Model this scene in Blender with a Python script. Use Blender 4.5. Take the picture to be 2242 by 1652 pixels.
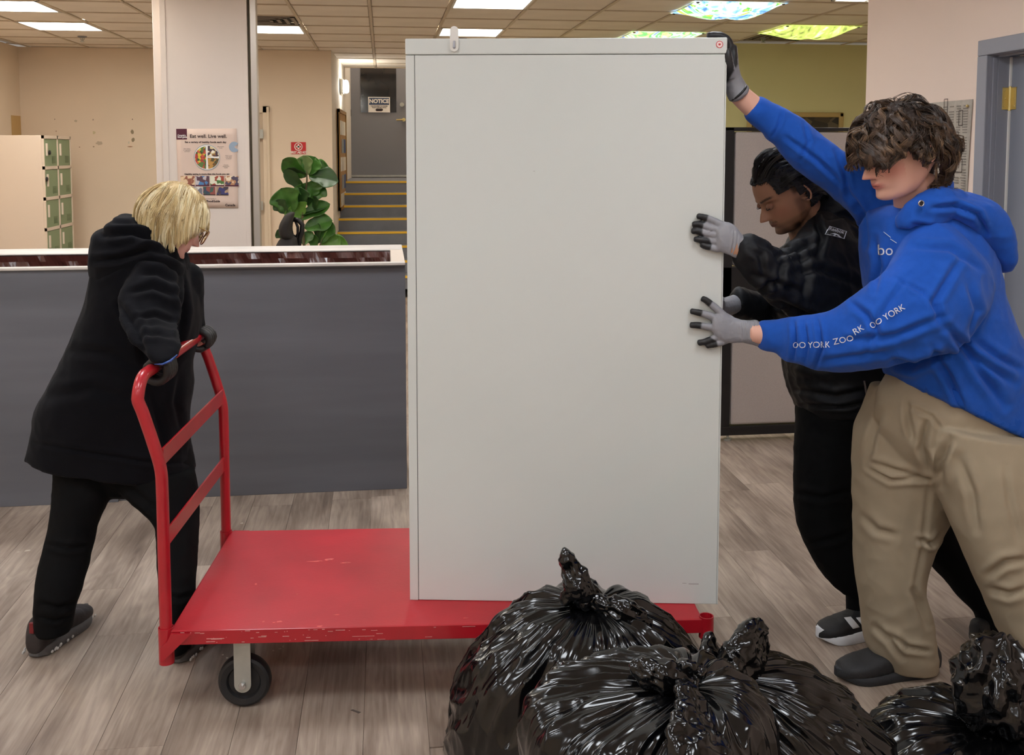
import bpy, bmesh, math, random
import numpy as np
from mathutils import Vector, Matrix
from mathutils.bvhtree import BVHTree
random.seed(7); RNG = np.random.default_rng(7)
S = bpy.context.scene
for o in list(bpy.data.objects): bpy.data.objects.remove(o)
# ---------------------------------------------------------------- camera, light, exposure
FPX = 2200.0; CAMH = 1.62; YAW = math.radians(7.3); PIT = math.radians(4.5)
PX0 = 1121.0; PY0 = 330 + FPX*math.tan(PIT)
cam = bpy.data.cameras.new('camera'); co = bpy.data.objects.new('camera', cam); S.collection.objects.link(co)
cam.sensor_width = 36; cam.sensor_fit = 'HORIZONTAL'; cam.lens = 36*FPX/2242
cam.shift_y = -(826-PY0)/2242; cam.shift_x = 0; cam.clip_start = .05
co.location = (0, 0, CAMH); co.rotation_euler = (math.pi/2-PIT, 0, -YAW)
S.camera = co
S.view_settings.view_transform = 'Standard'; S.view_settings.look = 'None'
S.view_settings.gamma = 1; S.view_settings.use_curve_mapping = False
S.view_settings.exposure = 1.03
cy = S.cycles; cy.max_bounces = 7; cy.diffuse_bounces = 4; cy.glossy_bounces = 3; cy.transmission_bounces = 4; cy.adaptive_threshold = .02
wd = bpy.data.worlds.new('world'); S.world = wd; wd.use_nodes = True
wd.node_tree.nodes['Background'].inputs[0].default_value = (.9, .93, 1, 1)
wd.node_tree.nodes['Background'].inputs[1].default_value = .3
LIGHT_FRONT = 8.6; LIGHT_BACK = 9.0
LIGHT_FRONT_COL = (.93, .98, 1.04); LIGHT_BACK_COL = (1, .95, .86)
# ---------------------------------------------------------------- projection helpers (photo pixel -> world point)
fw = np.array([math.sin(YAW)*math.cos(PIT), math.cos(YAW)*math.cos(PIT), -math.sin(PIT)])
rt = np.array([math.cos(YAW), -math.sin(YAW), 0.]); upv = np.cross(rt, fw); CAM = np.array([0, 0, CAMH])
def ray(x, y): return fw+rt*(x-PX0)/FPX-upv*(y-PY0)/FPX
def P(x, y, Y): d = ray(x, y); return CAM+d*Y/d[1]
def G(x, y, z=0): d = ray(x, y); return CAM+d*(z-CAMH)/d[2]
def PXp(x, y, X): d = ray(x, y); return CAM+d*X/d[0]
def proj(V):
    D = np.asarray(V)-CAM; w = D@fw
    return PX0+FPX*(D@rt)/w, PY0-FPX*(D@upv)/w
def mpp(x, y, Y): return float((P(x, y, Y)-CAM)@fw)/FPX     # metres per pixel there
# ---------------------------------------------------------------- materials
def lin(c):
    return tuple(((v/255)/12.92 if v/255 <= .04045 else ((v/255+.055)/1.055)**2.4) for v in c)
MATS = {}
def mat(name, col, rough=.6, metal=0, spec=.5, bump=None, var=None, coat=0, attr=None, sheen=0, trans=0, sss=0, emit=None, aniso=None, coat_rough=.1):
    """bump=(scale, strength, dist) ; var=(scale, amount[, stretch xyz]) ; attr=colour attribute that replaces col"""
    if name in MATS: return MATS[name]
    m = bpy.data.materials.new(name); m.use_nodes = True; nt = m.node_tree; b = nt.nodes['Principled BSDF']; L = nt.links.new
    c = (*lin(col), 1)
    b.inputs['Base Color'].default_value = c; b.inputs['Roughness'].default_value = rough
    b.inputs['Metallic'].default_value = metal; b.inputs['Specular IOR Level'].default_value = spec
    b.inputs['Coat Weight'].default_value = coat; b.inputs['Coat Roughness'].default_value = coat_rough
    if sheen: b.inputs['Sheen Weight'].default_value = sheen; b.inputs['Sheen Roughness'].default_value = .5
    if trans: b.inputs['Transmission Weight'].default_value = trans
    if sss:
        b.inputs['Subsurface Weight'].default_value = sss; b.inputs['Subsurface Radius'].default_value = (1, .4, .25); b.inputs['Subsurface Scale'].default_value = .006
    tc = nt.nodes.new('ShaderNodeTexCoord')
    src = None
    if attr:
        a = nt.nodes.new('ShaderNodeAttribute'); a.attribute_name = attr; src = a.outputs['Color']
    if var:
        mp = nt.nodes.new('ShaderNodeMapping'); mp.inputs['Scale'].default_value = var[2] if len(var) > 2 else (1, 1, 1)
        L(tc.outputs['Object'], mp.inputs[0])
        n = nt.nodes.new('ShaderNodeTexNoise'); n.inputs['Scale'].default_value = var[0]; n.inputs['Detail'].default_value = 6
        L(mp.outputs[0], n.inputs['Vector'])
        mr = nt.nodes.new('ShaderNodeMapRange'); mr.inputs[1].default_value = .3; mr.inputs[2].default_value = .7
        mr.inputs[3].default_value = 1-var[1]; mr.inputs[4].default_value = 1+var[1]; L(n.outputs[0], mr.inputs[0])
        mx = nt.nodes.new('ShaderNodeVectorMath'); mx.operation = 'SCALE'
        if src: L(src, mx.inputs[0])
        else: mx.inputs[0].default_value = c[:3]
        L(mr.outputs[0], mx.inputs['Scale']); src = mx.outputs[0]
    if src: L(src, b.inputs['Base Color'])
    if bump:
        n = nt.nodes.new('ShaderNodeTexNoise'); n.inputs['Scale'].default_value = bump[0]; n.inputs['Detail'].default_value = 4
        L(tc.outputs['Object'], n.inputs['Vector'])
        bp = nt.nodes.new('ShaderNodeBump'); bp.inputs['Strength'].default_value = bump[1]; bp.inputs['Distance'].default_value = bump[2] if len(bump) > 2 else .002
        L(n.outputs[0], bp.inputs['Height']); L(bp.outputs[0], b.inputs['Normal'])
    if emit:
        b.inputs['Emission Color'].default_value = (*emit[0], 1); b.inputs['Emission Strength'].default_value = emit[1]
    MATS[name] = m; return m
# ---------------------------------------------------------------- object helpers
def tag(o, label=None, cat=None, group=None, kind=None):
    if label: o['label'] = label
    if cat: o['category'] = cat
    if group: o['group'] = group
    if kind: o['kind'] = kind
    return o
def thing(name, label, cat, loc=(0, 0, 0), group=None, rz=0):
    o = bpy.data.objects.new(name, None); o.empty_display_size = .1; S.collection.objects.link(o)
    o.location = loc; o.rotation_euler = (0, 0, rz); return tag(o, label, cat, group)
bpy.context.view_layer.update()
def wmat(o):
    M = Matrix.LocRotScale(o.location, o.rotation_euler, o.scale)
    return wmat(o.parent) @ o.matrix_parent_inverse @ M if o.parent else M
def link(name, me, m=None, parent=None, smooth=False, world=True):
    """mesh data given in world coordinates when parent is set and world=True"""
    o = bpy.data.objects.new(name, me); S.collection.objects.link(o)
    if m is not None and not len(me.materials): me.materials.append(m)
    if smooth: me.polygons.foreach_set('use_smooth', [True]*len(me.polygons))
    if parent is not None:
        o.parent = parent
        if world: o.matrix_parent_inverse = wmat(parent).inverted()
    return o
def from_np(name, V, F, m=None, parent=None, smooth=True, world=True):
    me = bpy.data.meshes.new(name); me.from_pydata(np.asarray(V, float).tolist(), [], [tuple(int(i) for i in f) for f in F]); me.update()
    return link(name, me, m, parent, smooth, world)
class MB:
    """collects simple shapes into one bmesh"""
    def __init__(s): s.bm = bmesh.new()
    def box(s, a, b, bev=0, M=None):
        a = Vector(a); b = Vector(b); c = (a+b)/2; d = b-a
        r = bmesh.ops.create_cube(s.bm, size=1, matrix=Matrix.Translation(c) @ Matrix.Diagonal((abs(d.x), abs(d.y), abs(d.z), 1)))
        vs = r['verts']
        if bev:
            es = list({e for v in vs for e in v.link_edges}); g = bmesh.ops.bevel(s.bm, geom=es, offset=bev, segments=2, affect='EDGES', profile=.5)
            vs = list({v for f in g['faces'] for v in f.verts} | {v for v in vs if v.is_valid})
        if M is not None: bmesh.ops.transform(s.bm, matrix=M, verts=vs)
        return s
    def tube(s, pts, r, n=16, closed=False):
        pts = [Vector(p) for p in pts]; rs = r if isinstance(r, (list, tuple)) else [r]*len(pts)
        rings = []; prev = None
        for i, p in enumerate(pts):
            t = ((pts[min(i+1, len(pts)-1)]-pts[max(i-1, 0)]) if not closed else (pts[(i+1) % len(pts)]-pts[i-1])).normalized()
            if prev is None: a = t.orthogonal().normalized()
            else: a = (prev-t*prev.dot(t)).normalized()
            prev = a; b = t.cross(a)
            rings.append([s.bm.verts.new(p+(a*math.cos(k*2*math.pi/n)+b*math.sin(k*2*math.pi/n))*rs[i]) for k in range(n)])
        m = len(rings)
        for i in range(m if closed else m-1):
            A = rings[i]; B = rings[(i+1) % m]
            for k in range(n): s.bm.faces.new((A[k], A[(k+1) % n], B[(k+1) % n], B[k]))
        if not closed:
            s.bm.faces.new(rings[0][::-1]); s.bm.faces.new(rings[-1])
        return s
    def prism(s, poly, h, M=Matrix()):
        """poly: 2D points in local XY, extruded 0..h along local Z"""
        lo = [s.bm.verts.new(M @ Vector((x, y, 0))) for x, y in poly]; hi = [s.bm.verts.new(M @ Vector((x, y, h))) for x, y in poly]
        n = len(poly); s.bm.faces.new(lo[::-1]); s.bm.faces.new(hi)
        for i in range(n): s.bm.faces.new((lo[i], lo[(i+1) % n], hi[(i+1) % n], hi[i]))
        return s
    def sphere(s, c, r, seg=16, M=Matrix()):
        if not isinstance(r, (list, tuple)): r = (r, r, r)
        bmesh.ops.create_uvsphere(s.bm, u_segments=seg, v_segments=max(6, seg//2), radius=1, matrix=M @ Matrix.Translation(Vector(c)) @ Matrix.Diagonal((*r, 1)))
        return s
    def build(s, name, m=None, parent=None, smooth=False, world=True):
        bmesh.ops.recalc_face_normals(s.bm, faces=s.bm.faces)
        me = bpy.data.meshes.new(name); s.bm.to_mesh(me); s.bm.free()
        return link(name, me, m, parent, smooth, world)
def smooth_angle(o, deg=35):
    me = o.data; me.polygons.foreach_set('use_smooth', [True]*len(me.polygons))
    try: me.set_sharp_from_angle(angle=math.radians(deg))
    except Exception: pass
    return o
def struct(o): o['kind'] = 'structure'; return o
def text_np(body, size=1.0, align='CENTER', extrude=0, bold=0, spacing=1):
    cu = bpy.data.curves.new('t', 'FONT'); cu.body = body; cu.size = size; cu.align_x = align; cu.align_y = 'CENTER'; cu.extrude = extrude; cu.offset = bold; cu.space_character = spacing; cu.resolution_u = 3
    o = bpy.data.objects.new('t', cu); S.collection.objects.link(o)
    bpy.context.view_layer.update()
    me = bpy.data.meshes.new_from_object(o.evaluated_get(bpy.context.evaluated_depsgraph_get()))
    V = np.array([v.co[:] for v in me.vertices]); F = [tuple(p.vertices) for p in me.polygons]
    bpy.data.objects.remove(o); bpy.data.curves.remove(cu); bpy.data.meshes.remove(me)
    return V.reshape(-1, 3), F
def text(name, body, size, M, m, parent, **kw):
    V, F = text_np(body, size, **kw)
    M = np.array(M); V = V@M[:3, :3].T+M[:3, 3]
    return from_np(name, V, F, m, parent, smooth=False)
def facing(o, R, U):
    """matrix whose local X is R, local Y is U, origin o"""
    R = Vector(R).normalized(); U = Vector(U).normalized(); N = R.cross(U)
    M = Matrix((R, U, N)).transposed().to_4x4(); M.translation = Vector(o); return M
# ---------------------------------------------------------------- numpy noise
_perm = RNG.permutation(256); _perm = np.concatenate([_perm]*3); _gr = RNG.normal(size=(256, 3)); _gr /= np.linalg.norm(_gr, axis=1)[:, None]
def noise(p):
    p = np.asarray(p, float); i = np.floor(p).astype(int); f = p-i; u = f*f*f*(f*(f*6-15)+10); i &= 255
    out = 0
    for a in (0, 1):
        for b in (0, 1):
            for c in (0, 1):
                h = _perm[_perm[_perm[(i[..., 0]+a) & 255]+((i[..., 1]+b) & 255)]+((i[..., 2]+c) & 255)]
                g = _gr[h]; d = f-np.array([a, b, c])
                w = (u[..., 0] if a else 1-u[..., 0])*(u[..., 1] if b else 1-u[..., 1])*(u[..., 2] if c else 1-u[..., 2])
                out = out+w*(g*d).sum(-1)
    return out*1.5
def fbm(p, o=3):
    p = np.asarray(p, float); s = 0; a = 1
    for k in range(o): s = s+a*noise(p*2**k+k*7.3); a *= .5
    return s
def ridge(p, o=3):
    p = np.asarray(p, float); s = 0; a = 1
    for k in range(o): s = s+a*(1-2.2*np.abs(noise(p*2**k+k*11.7))); a *= .5
    return s
def catmull(K, n):
    K = np.asarray(K, float); m = len(K); d = np.r_[0, np.cumsum(np.maximum(np.linalg.norm(np.diff(K[:, :3], axis=0), axis=1), 1e-4))]
    T = (K[2:]-K[:-2])/(d[2:]-d[:-2])[:, None] if m > 2 else np.zeros((0, K.shape[1]))
    T = np.vstack([(K[1]-K[0])/(d[1]-d[0]), T, (K[-1]-K[-2])/(d[-1]-d[-2])])
    s = np.linspace(0, d[-1], n); j = np.clip(np.searchsorted(d, s, side='right')-1, 0, m-2); h = (d[j+1]-d[j]); t = ((s-d[j])/h)[:, None]; h = h[:, None]
    return (2*t**3-3*t**2+1)*K[j]+(t**3-2*t**2+t)*h*T[j]+(-2*t**3+3*t**2)*K[j+1]+(t**3-t**2)*h*T[j+1]
def loft_np(C, A, B, n=40, p=2.0, cap=True, step=.012, shrink=1.0, capk=.5):
    """C centres, A half-axis vectors, B half-axis vectors (per knot, world), elliptical tube closed with rounded caps"""
    K = np.hstack([C, A, B]); L = np.linalg.norm(np.diff(C, axis=0), axis=1).sum(); m = max(len(C)*2, int(L/step)+2)
    Q = catmull(K, m); c, a, b = Q[:, :3], Q[:, 3:6]*shrink, Q[:, 6:9]*shrink
    th = np.linspace(0, 2*math.pi, n, endpoint=False); ct, st = np.cos(th), np.sin(th)
    ct = np.sign(ct)*np.abs(ct)**(2/p); st = np.sign(st)*np.abs(st)**(2/p)
    rings = list(c[:, None]+a[:, None]*ct[None, :, None]+b[:, None]*st[None, :, None])
    if cap:
        for end in (0, -1):
            t = c[end]-c[1 if end == 0 else -2]; t = t/np.linalg.norm(t); r = min(np.linalg.norm(a[end]), np.linalg.norm(b[end]))*capk
            add = []
            for ph in (.5, 1.0, 1.35): add.append(c[end]+t*r*math.sin(ph)+a[end]*ct[:, None]*math.cos(ph)+b[end]*st[:, None]*math.cos(ph))
            rings = (add[::-1]+rings) if end == 0 else (rings+add)
    V = np.array(rings); M = len(V); idx = np.arange(M*n).reshape(M, n); F = []
    a0 = idx[:-1]; b0 = idx[1:]
    F = np.stack([a0, np.roll(a0, -1, 1), np.roll(b0, -1, 1), b0], -1).reshape(-1, 4).tolist()
    F.append(idx[0][::-1].tolist()); F.append(idx[-1].tolist())
    return V.reshape(-1, 3), F
def pairs(rows, n=40, p=2.0, shrink=1.0, cap=True, capk=.5):
    """rows: (xl, yl, xr, yr, Y, b): the two outline points of a section in the photo, its depth and half-thickness in metres"""
    C, A, B = [], [], []
    for r in rows:
        l = P(r[0], r[1], r[4]); q = P(r[2], r[3], r[4]); C.append((l+q)/2); A.append((q-l)/2); B.append([0, r[5], 0])
    return loft_np(np.array(C), np.array(A), np.array(B), n, p, cap, shrink=shrink, capk=capk)
def chain(rows, n=16):
    """round tapered limb: rows (xyz point, radius)"""
    C = np.array([r[0] for r in rows], float); R = [r[1] for r in rows]; A, B = [], []; prev = None
    for i in range(len(C)):
        t = C[min(i+1, len(C)-1)]-C[max(i-1, 0)]; t /= np.linalg.norm(t)
        a = prev-t*(prev@t) if prev is not None else np.cross(t, [0.3, 1, .2]); a /= np.linalg.norm(a); prev = a; A.append(a*R[i]); B.append(np.cross(t, a)*R[i])
    V, F = loft_np(C, np.array(A), np.array(B), n, step=.004)
    return V, F
def join_np(parts):
    V, F, k = [], [], 0
    for v, f in parts:
        V.append(v); F += [[i+k for i in q] for q in f]; k += len(v)
    return np.vstack(V), F
def remesh(parts, voxel, smooth_it=2, fac=.5):
    """closed shapes fused into one continuous skin; returns mesh datablock"""
    V, F = join_np(parts); me = bpy.data.meshes.new('tmp'); me.from_pydata(V.tolist(), [], F); me.update()
    bm = bmesh.new(); bm.from_mesh(me); bmesh.ops.recalc_face_normals(bm, faces=bm.faces); bm.to_mesh(me); bm.free()
    o = bpy.data.objects.new('tmp', me); S.collection.objects.link(o)
    r = o.modifiers.new('r', 'REMESH'); r.mode = 'VOXEL'; r.voxel_size = voxel; r.adaptivity = 0
    if smooth_it: s = o.modifiers.new('s', 'SMOOTH'); s.iterations = smooth_it; s.factor = fac
    bpy.context.view_layer.update()
    out = bpy.data.meshes.new_from_object(o.evaluated_get(bpy.context.evaluated_depsgraph_get()))
    bpy.data.objects.remove(o); bpy.data.meshes.remove(me); return out
def vget(me):
    a = np.empty(len(me.vertices)*3); me.vertices.foreach_get('co', a); n = np.empty(len(me.vertices)*3); me.vertices.foreach_get('normal', n)
    return a.reshape(-1, 3), n.reshape(-1, 3)
def vset(me, V): me.vertices.foreach_set('co', np.asarray(V).ravel()); me.update()
def setcol(me, name, col):
    at = me.color_attributes.new(name, 'FLOAT_COLOR', 'POINT'); c = np.ones((len(me.vertices), 4), np.float32); c[:, :3] = col; at.data.foreach_set('color', c.ravel())
def sm(x, a, b): t = np.clip((np.asarray(x, float)-a)/(b-a), 0, 1); return t*t*(3-2*t)
def seg_dist(x, y, pts):
    best = np.full(x.shape, 1e9); tt = np.zeros(x.shape); n = len(pts)-1
    for i in range(n):
        ax, ay = pts[i]; bx, by = pts[i+1]; dx, dy = bx-ax, by-ay; t = np.clip(((x-ax)*dx+(y-ay)*dy)/(dx*dx+dy*dy), 0, 1)
        d = np.hypot(x-ax-t*dx, y-ay-t*dy); m = d < best; best = np.where(m, d, best); tt = np.where(m, (i+t)/n, tt)
    return best, tt
def folds(me, lines, both=False):
    """press creases into a garment: lines = (pixel polyline, half width px, depth m); a soft ridge stands beside each crease"""
    V, N = vget(me); x, y = proj(V); front = sm(-(N*((V-CAM)/np.linalg.norm(V-CAM, axis=1)[:, None])).sum(1), .0, .35); D = np.zeros(len(V))
    for pts, w, a in lines:
        d, t = seg_dist(x, y, pts); fade = np.clip(np.sin(np.pi*np.clip(t*.96+.02, 0, 1)), 0, 1)**.5
        D += 1.45*a*fade*(-np.exp(-(d/w)**2)+.75*np.exp(-((d-2.1*w)/(1.3*w))**2))
    vset(me, V+N*(D*front)[:, None])
def wrinkle(me, scale, amp, stretch=(1, 1, 1), seed=0, oct=2, kind='ridge'):
    V, N = vget(me); q = V*scale*np.array(stretch)+seed; d = (ridge(q, oct) if kind == 'ridge' else fbm(q, oct)); vset(me, V+N*(d*amp)[:, None])
# ================================================================ MATERIALS
def wood_mat():
    m = bpy.data.materials.new('vinyl_plank'); m.use_nodes = True; nt = m.node_tree; b = nt.nodes['Principled BSDF']; L = nt.links.new; N = nt.nodes.new
    tc = N('ShaderNodeTexCoord'); oi = N('ShaderNodeObjectInfo')
    mu = N('ShaderNodeVectorMath'); mu.operation = 'SCALE'; mu.inputs[0].default_value = (13.1, 7.7, 3.3); L(oi.outputs['Random'], mu.inputs['Scale'])
    ad = N('ShaderNodeVectorMath'); L(tc.outputs['Object'], ad.inputs[0]); L(mu.outputs[0], ad.inputs[1])
    # long wavy grain along local Y
    mp = N('ShaderNodeMapping'); mp.inputs['Scale'].default_value = (1, .13, 1); L(ad.outputs[0], mp.inputs[0])
    n1 = N('ShaderNodeTexNoise'); n1.inputs['Scale'].default_value = 6; n1.inputs['Detail'].default_value = 3; n1.inputs['Roughness'].default_value = .55; n1.inputs['Distortion'].default_value = .6; L(mp.outputs[0], n1.inputs['Vector'])
    ms = N('ShaderNodeMath'); ms.operation = 'MULTIPLY'; ms.inputs[1].default_value = 13; L(n1.outputs[0], ms.inputs[0])
    fr = N('ShaderNodeMath'); fr.operation = 'PINGPONG'; fr.inputs[1].default_value = .5; L(ms.outputs[0], fr.inputs[0])
    mp2 = N('ShaderNodeMapping'); mp2.inputs['Scale'].default_value = (1, .045, 1); L(ad.outputs[0], mp2.inputs[0])
    n2 = N('ShaderNodeTexNoise'); n2.inputs['Scale'].default_value = 70; n2.inputs['Detail'].default_value = 5; n2.inputs['Roughness'].default_value = .65; L(mp2.outputs[0], n2.inputs['Vector'])
    mp3 = N('ShaderNodeMapping'); mp3.inputs['Scale'].default_value = (1, .3, 1); L(ad.outputs[0], mp3.inputs[0])
    n3 = N('ShaderNodeTexNoise'); n3.inputs['Scale'].default_value = 7; n3.inputs['Detail'].default_value = 4; L(mp3.outputs[0], n3.inputs['Vector'])
    a1 = N('ShaderNodeMath'); a1.operation = 'MULTIPLY_ADD'; a1.inputs[1].default_value = .20; L(fr.outputs[0], a1.inputs[0])
    a2 = N('ShaderNodeMath'); a2.operation = 'MULTIPLY_ADD'; a2.inputs[1].default_value = .50; a2.inputs[2].default_value = .16; L(n2.outputs[0], a2.inputs[0])
    L(a2.outputs[0], a1.inputs[2])
    a3 = N('ShaderNodeMath'); a3.operation = 'MULTIPLY_ADD'; a3.inputs[1].default_value = .85; L(n3.outputs[0], a3.inputs[0]); 
    s3 = N('ShaderNodeMath'); s3.operation = 'SUBTRACT'; s3.inputs[1].default_value = .36; L(a1.outputs[0], s3.inputs[0]); L(s3.outputs[0], a3.inputs[2])
    r = N('ShaderNodeValToRGB'); e = r.color_ramp.elements
    e[0].position = .18; e[0].color = (*lin((98, 84, 74)), 1); e[1].position = .86; e[1].color = (*lin((196, 180, 164)), 1)
    k = e.new(.42); k.color = (*lin((138, 121, 108)), 1); k = e.new(.62); k.color = (*lin((168, 151, 136)), 1)
    L(a3.outputs[0], r.inputs[0])
    hv = N('ShaderNodeHueSaturation'); L(r.outputs[0], hv.inputs['Color'])
    mr = N('ShaderNodeMapRange'); mr.inputs[3].default_value = .93; mr.inputs[4].default_value = 1.07; L(oi.outputs['Random'], mr.inputs[0]); L(mr.outputs[0], hv.inputs['Value'])
    L(hv.outputs[0], b.inputs['Base Color']); b.inputs['Roughness'].default_value = .46; b.inputs['Specular IOR Level'].default_value = .45
    bp = N('ShaderNodeBump'); bp.inputs['Strength'].default_value = .25; bp.inputs['Distance'].default_value = .001; L(n2.outputs[0], bp.inputs['Height']); L(bp.outputs[0], b.inputs['Normal'])
    return m
M_wood = wood_mat()
M_cream = mat('cream_paint', (230, 211, 188), .85, var=(1.5, .03), bump=(180, .12))
M_pillar = mat('pillar_paint', (222, 208, 196), .8, bump=(120, .15), var=(1.2, .03))
M_pink = mat('pinkish_white_paint', (232, 212, 198), .8, bump=(150, .2))
M_yellow = mat('ochre_paint', (208, 202, 156), .85, bump=(150, .1))
M_grey = mat('grey_paint', (101, 102, 108), .5, spec=.4, bump=(40, .15), var=(2.2, .14, (.35, 1, 3.2)))
M_dgrey = mat('door_grey_paint', (126, 126, 132), .55, bump=(150, .08))
M_frame = mat('blue_grey_frame', (140, 142, 152), .5, bump=(80, .05))
M_tile = mat('ceiling_tile', (234, 224, 210), .95, var=(3, .05), bump=(260, .35, .001))
M_tbar = mat('ceiling_grid', (206, 190, 168), .6)
M_white = mat('white_enamel', (226, 224, 218), .4)
M_trim = mat('worn_white_ledge', (206, 198, 190), .5, var=(14, .14, (.3, 1, 1)), bump=(30, .3))
M_red = mat('red_enamel', (172, 22, 36), .32, spec=.5, coat=.35, var=(9, .10), bump=(60, .06))
M_redpl = mat('red_deck_paint', (176, 30, 42), .45, var=(5, .12), bump=(90, .15))
M_chip = mat('chipped_paint', (206, 140, 136), .6, var=(50, .25))
M_black = mat('black_plastic', (22, 22, 24), .4)
M_rubber = mat('black_rubber', (26, 26, 28), .55, bump=(70, .1))
M_zinc = mat('zinc_plate', (176, 176, 168), .35, metal=.55, var=(20, .08))
M_cab = mat('cabinet_enamel', (208, 211, 207), .42, spec=.4, var=(1.6, .022), bump=(160, .10, .0008))
M_seam = mat('dark_seam', (92, 92, 94), .7)
M_fabricpanel = mat('partition_fabric', (186, 176, 170), .95, var=(220, .07), bump=(400, .3))
M_brownpl = mat('brown_sheet_plastic', (84, 46, 40), .25, spec=.6, coat=.3)
M_yel = mat('safety_yellow', (240, 190, 50), .6)
M_brass = mat('brass', (206, 188, 132), .35, metal=1)
M_leaf = mat('fig_leaf', (62, 108, 40), .35, var=(12, .35), spec=.45)
M_leafb = mat('fig_leaf_pale', (112, 134, 82), .5, var=(12, .2))
M_lamp = mat('lit_diffuser', (255, 250, 225), .5, emit=((LIGHT_BACK_COL), LIGHT_BACK))
M_lampf = mat('lit_diffuser_cool', (255, 255, 250), .5, emit=((LIGHT_FRONT_COL), LIGHT_FRONT))
M_ink = mat('dark_ink', (52, 38, 38), .8)
M_maroon = mat('maroon_print', (84, 28, 46), .7)
M_paper = mat('poster_paper', (222, 196, 178), .6, var=(3, .05))
M_signred = mat('sign_red', (196, 34, 40), .5)
M_signw = mat('sign_white', (238, 232, 224), .5)
# ================================================================ ROOM
XL, YB, ZC = -3.86, 11.45, 2.73
XR, YJ, YY = 2.72, 5.34, 10.15          # near right wall, its far end, ochre wall
T0, TY0, TY1 = -.70, 7.94, .635         # tile grid
def slab(name, a, b, m): return struct(MB().box(a, b).build(name, m))
floor = slab('floor', (XL-.1, -4.1, -.1), (6.6, 15.2, -.004), M_wood)
# planks, one by one where the photo resolves them
pm = MB().box((-.0895, -.6095, -.004), (.0895, .6095, 0), bev=.0006).build('plank', M_wood).data
bpy.data.objects.remove(bpy.data.objects['plank'])
n = 0
for i in range(-11, 16):
    x = .02+.18*i; off = random.uniform(0, 1.22)
    for j in range(-1, 5):
        y = 1.5+off+1.22*j
        if y < 2.1 or y > 6.2 or (x > 2.6) or y-.6 > 5.1 and x < .2: continue
        o = bpy.data.objects.new('plank', pm); S.collection.objects.link(o); o.parent = floor; o.location = (x, y, 0); n += 1
for (px, py, w_, h_) in ((612, 1420, 10, 3), (598, 1424, 6, 3), (620, 1415, 5, 4), (488, 1433, 5, 3), (497, 1440, 6, 3), (60, 1205, 16, 4), (40, 1208, 10, 3), (150, 1180, 12, 2), (530, 1145, 10, 3)):
    g = G(px, py); s_ = mpp(px, py, g[1]); MB().prism([(math.cos(k*.785)*w_*s_/2*random.uniform(.5, 1.1), math.sin(k*.785)*h_*s_*1.4*random.uniform(.5, 1.1)) for k in range(8)], .0006, Matrix.Translation((g[0], g[1], .0002))).build('paint_fleck', mat('fleck', (200, 190, 176), .8), floor)
g = G(778, 1557); MB().prism([(-.014, .008), (-.008, .012), (.016, -.006), (.010, -.011)], .0008, Matrix.Translation((g[0], g[1], .0002))).build('tape_scrap', mat('tape', (96, 86, 80), .6), floor)
wl = slab('wall_left', (XL-.1, -4.1, 0), (XL, YB+.1, ZC), M_cream)
wb = slab('wall_back', (XL, YB, 0), (-.56, YB+.12, ZC), M_cream)
slab('wall_behind_camera', (XL, -4.1, 0), (6.6, -4.0, ZC), M_cream)
slab('wall_ochre', (1.5, YY, 0), (6.5, YY+.1, ZC), M_yellow)
slab('wall_recess_right', (1.05, YB-1.2, 0), (1.5, 15.1, 4.2), M_cream)
slab('wall_far_right', (6.5, YJ, 0), (6.6, YY+.1, ZC), M_yellow)
slab('wall_jog', (XR+.1, YJ, 0), (6.6, YJ+.1, ZC), M_cream)
# near right wall with the door opening
DY0, DY1, DZ = 3.18, 4.275, 2.06
w = MB(); w.box((XR, DY1+.0, 0), (XR+.1, YJ+.1, ZC)); w.box((XR, -4.0, 0), (XR+.1, DY0, ZC)); w.box((XR, DY0, DZ), (XR+.1, DY1, ZC))
wr = struct(w.build('wall_right', M_pink))
# stair recess side wall, slightly splayed
V = [(-.56, YB, 0), (-.455, 15.1, 0), (-.56, 15.1, 0), (-.68, YB+.1, 0)]
w = MB(); w.prism([(a, b) for a, b, c in V], 4.2); struct(w.build('wall_stair_side', mat('stair_wall_paint', (228, 222, 212), .8)))
slab('wall_stair_end', (-.56, 15.0, 0), (1.1, 15.1, 4.2), M_cream)
slab('wall_above_recess', (-.6, 13.72, ZC), (1.1, 13.80, 4.2), M_cream)
# ceiling: grid slab + tiles
ceil_ = struct(MB().box((XL-.1, -4.1, ZC+.03), (6.6, 13.8, ZC+.1)).build('ceiling', M_tile))
struct(MB().box((-.6, 13.7, 4.1), (1.2, 15.2, 4.2)).build('ceiling_stair', M_tile))
LIGHTS = {}; cells_light = set(); VENTS = set()
def cell(px, py): g = G(px, py, ZC); return (math.floor((g[0]-T0)/.61), math.floor((g[1]-TY0)/TY1))
tb = MB()
i0, i1 = -6, 12
for i in range(i0, i1+1):
    x = T0+.61*i
    if XL < x < 6.5: tb.box((x-.012, 6.7, ZC-.004), (x+.012, 11.44 if x < -.6 else (13.79 if x < 1.05 else YY), ZC+.004))
for j in range(-2, 10):
    y = TY0+TY1*j
    if y > 13.79: continue
    x0, x1 = (XL, 6.5) if y < YY else ((XL, 1.05) if y < YB else (-.54, 1.05))
    tb.box((x0, y-.012, ZC-.004), (x1, y+.012, ZC+.004))
g_ = tb.build('grid', M_tbar, ceil_); g_['kind'] = 'stuff'
lightcells = {(-4, 2): 'second square ceiling light from the left corner above the lockers', (-4, -0): 'square ceiling light cut off by the top left corner of the photo',
              (-1, 2): 'square ceiling light just right of the pillar top beside a vent', (2, 2): 'square ceiling light directly behind the cabinet top hook', (2, -1): 'square ceiling light above the cabinet cut by the photo top'}
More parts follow.
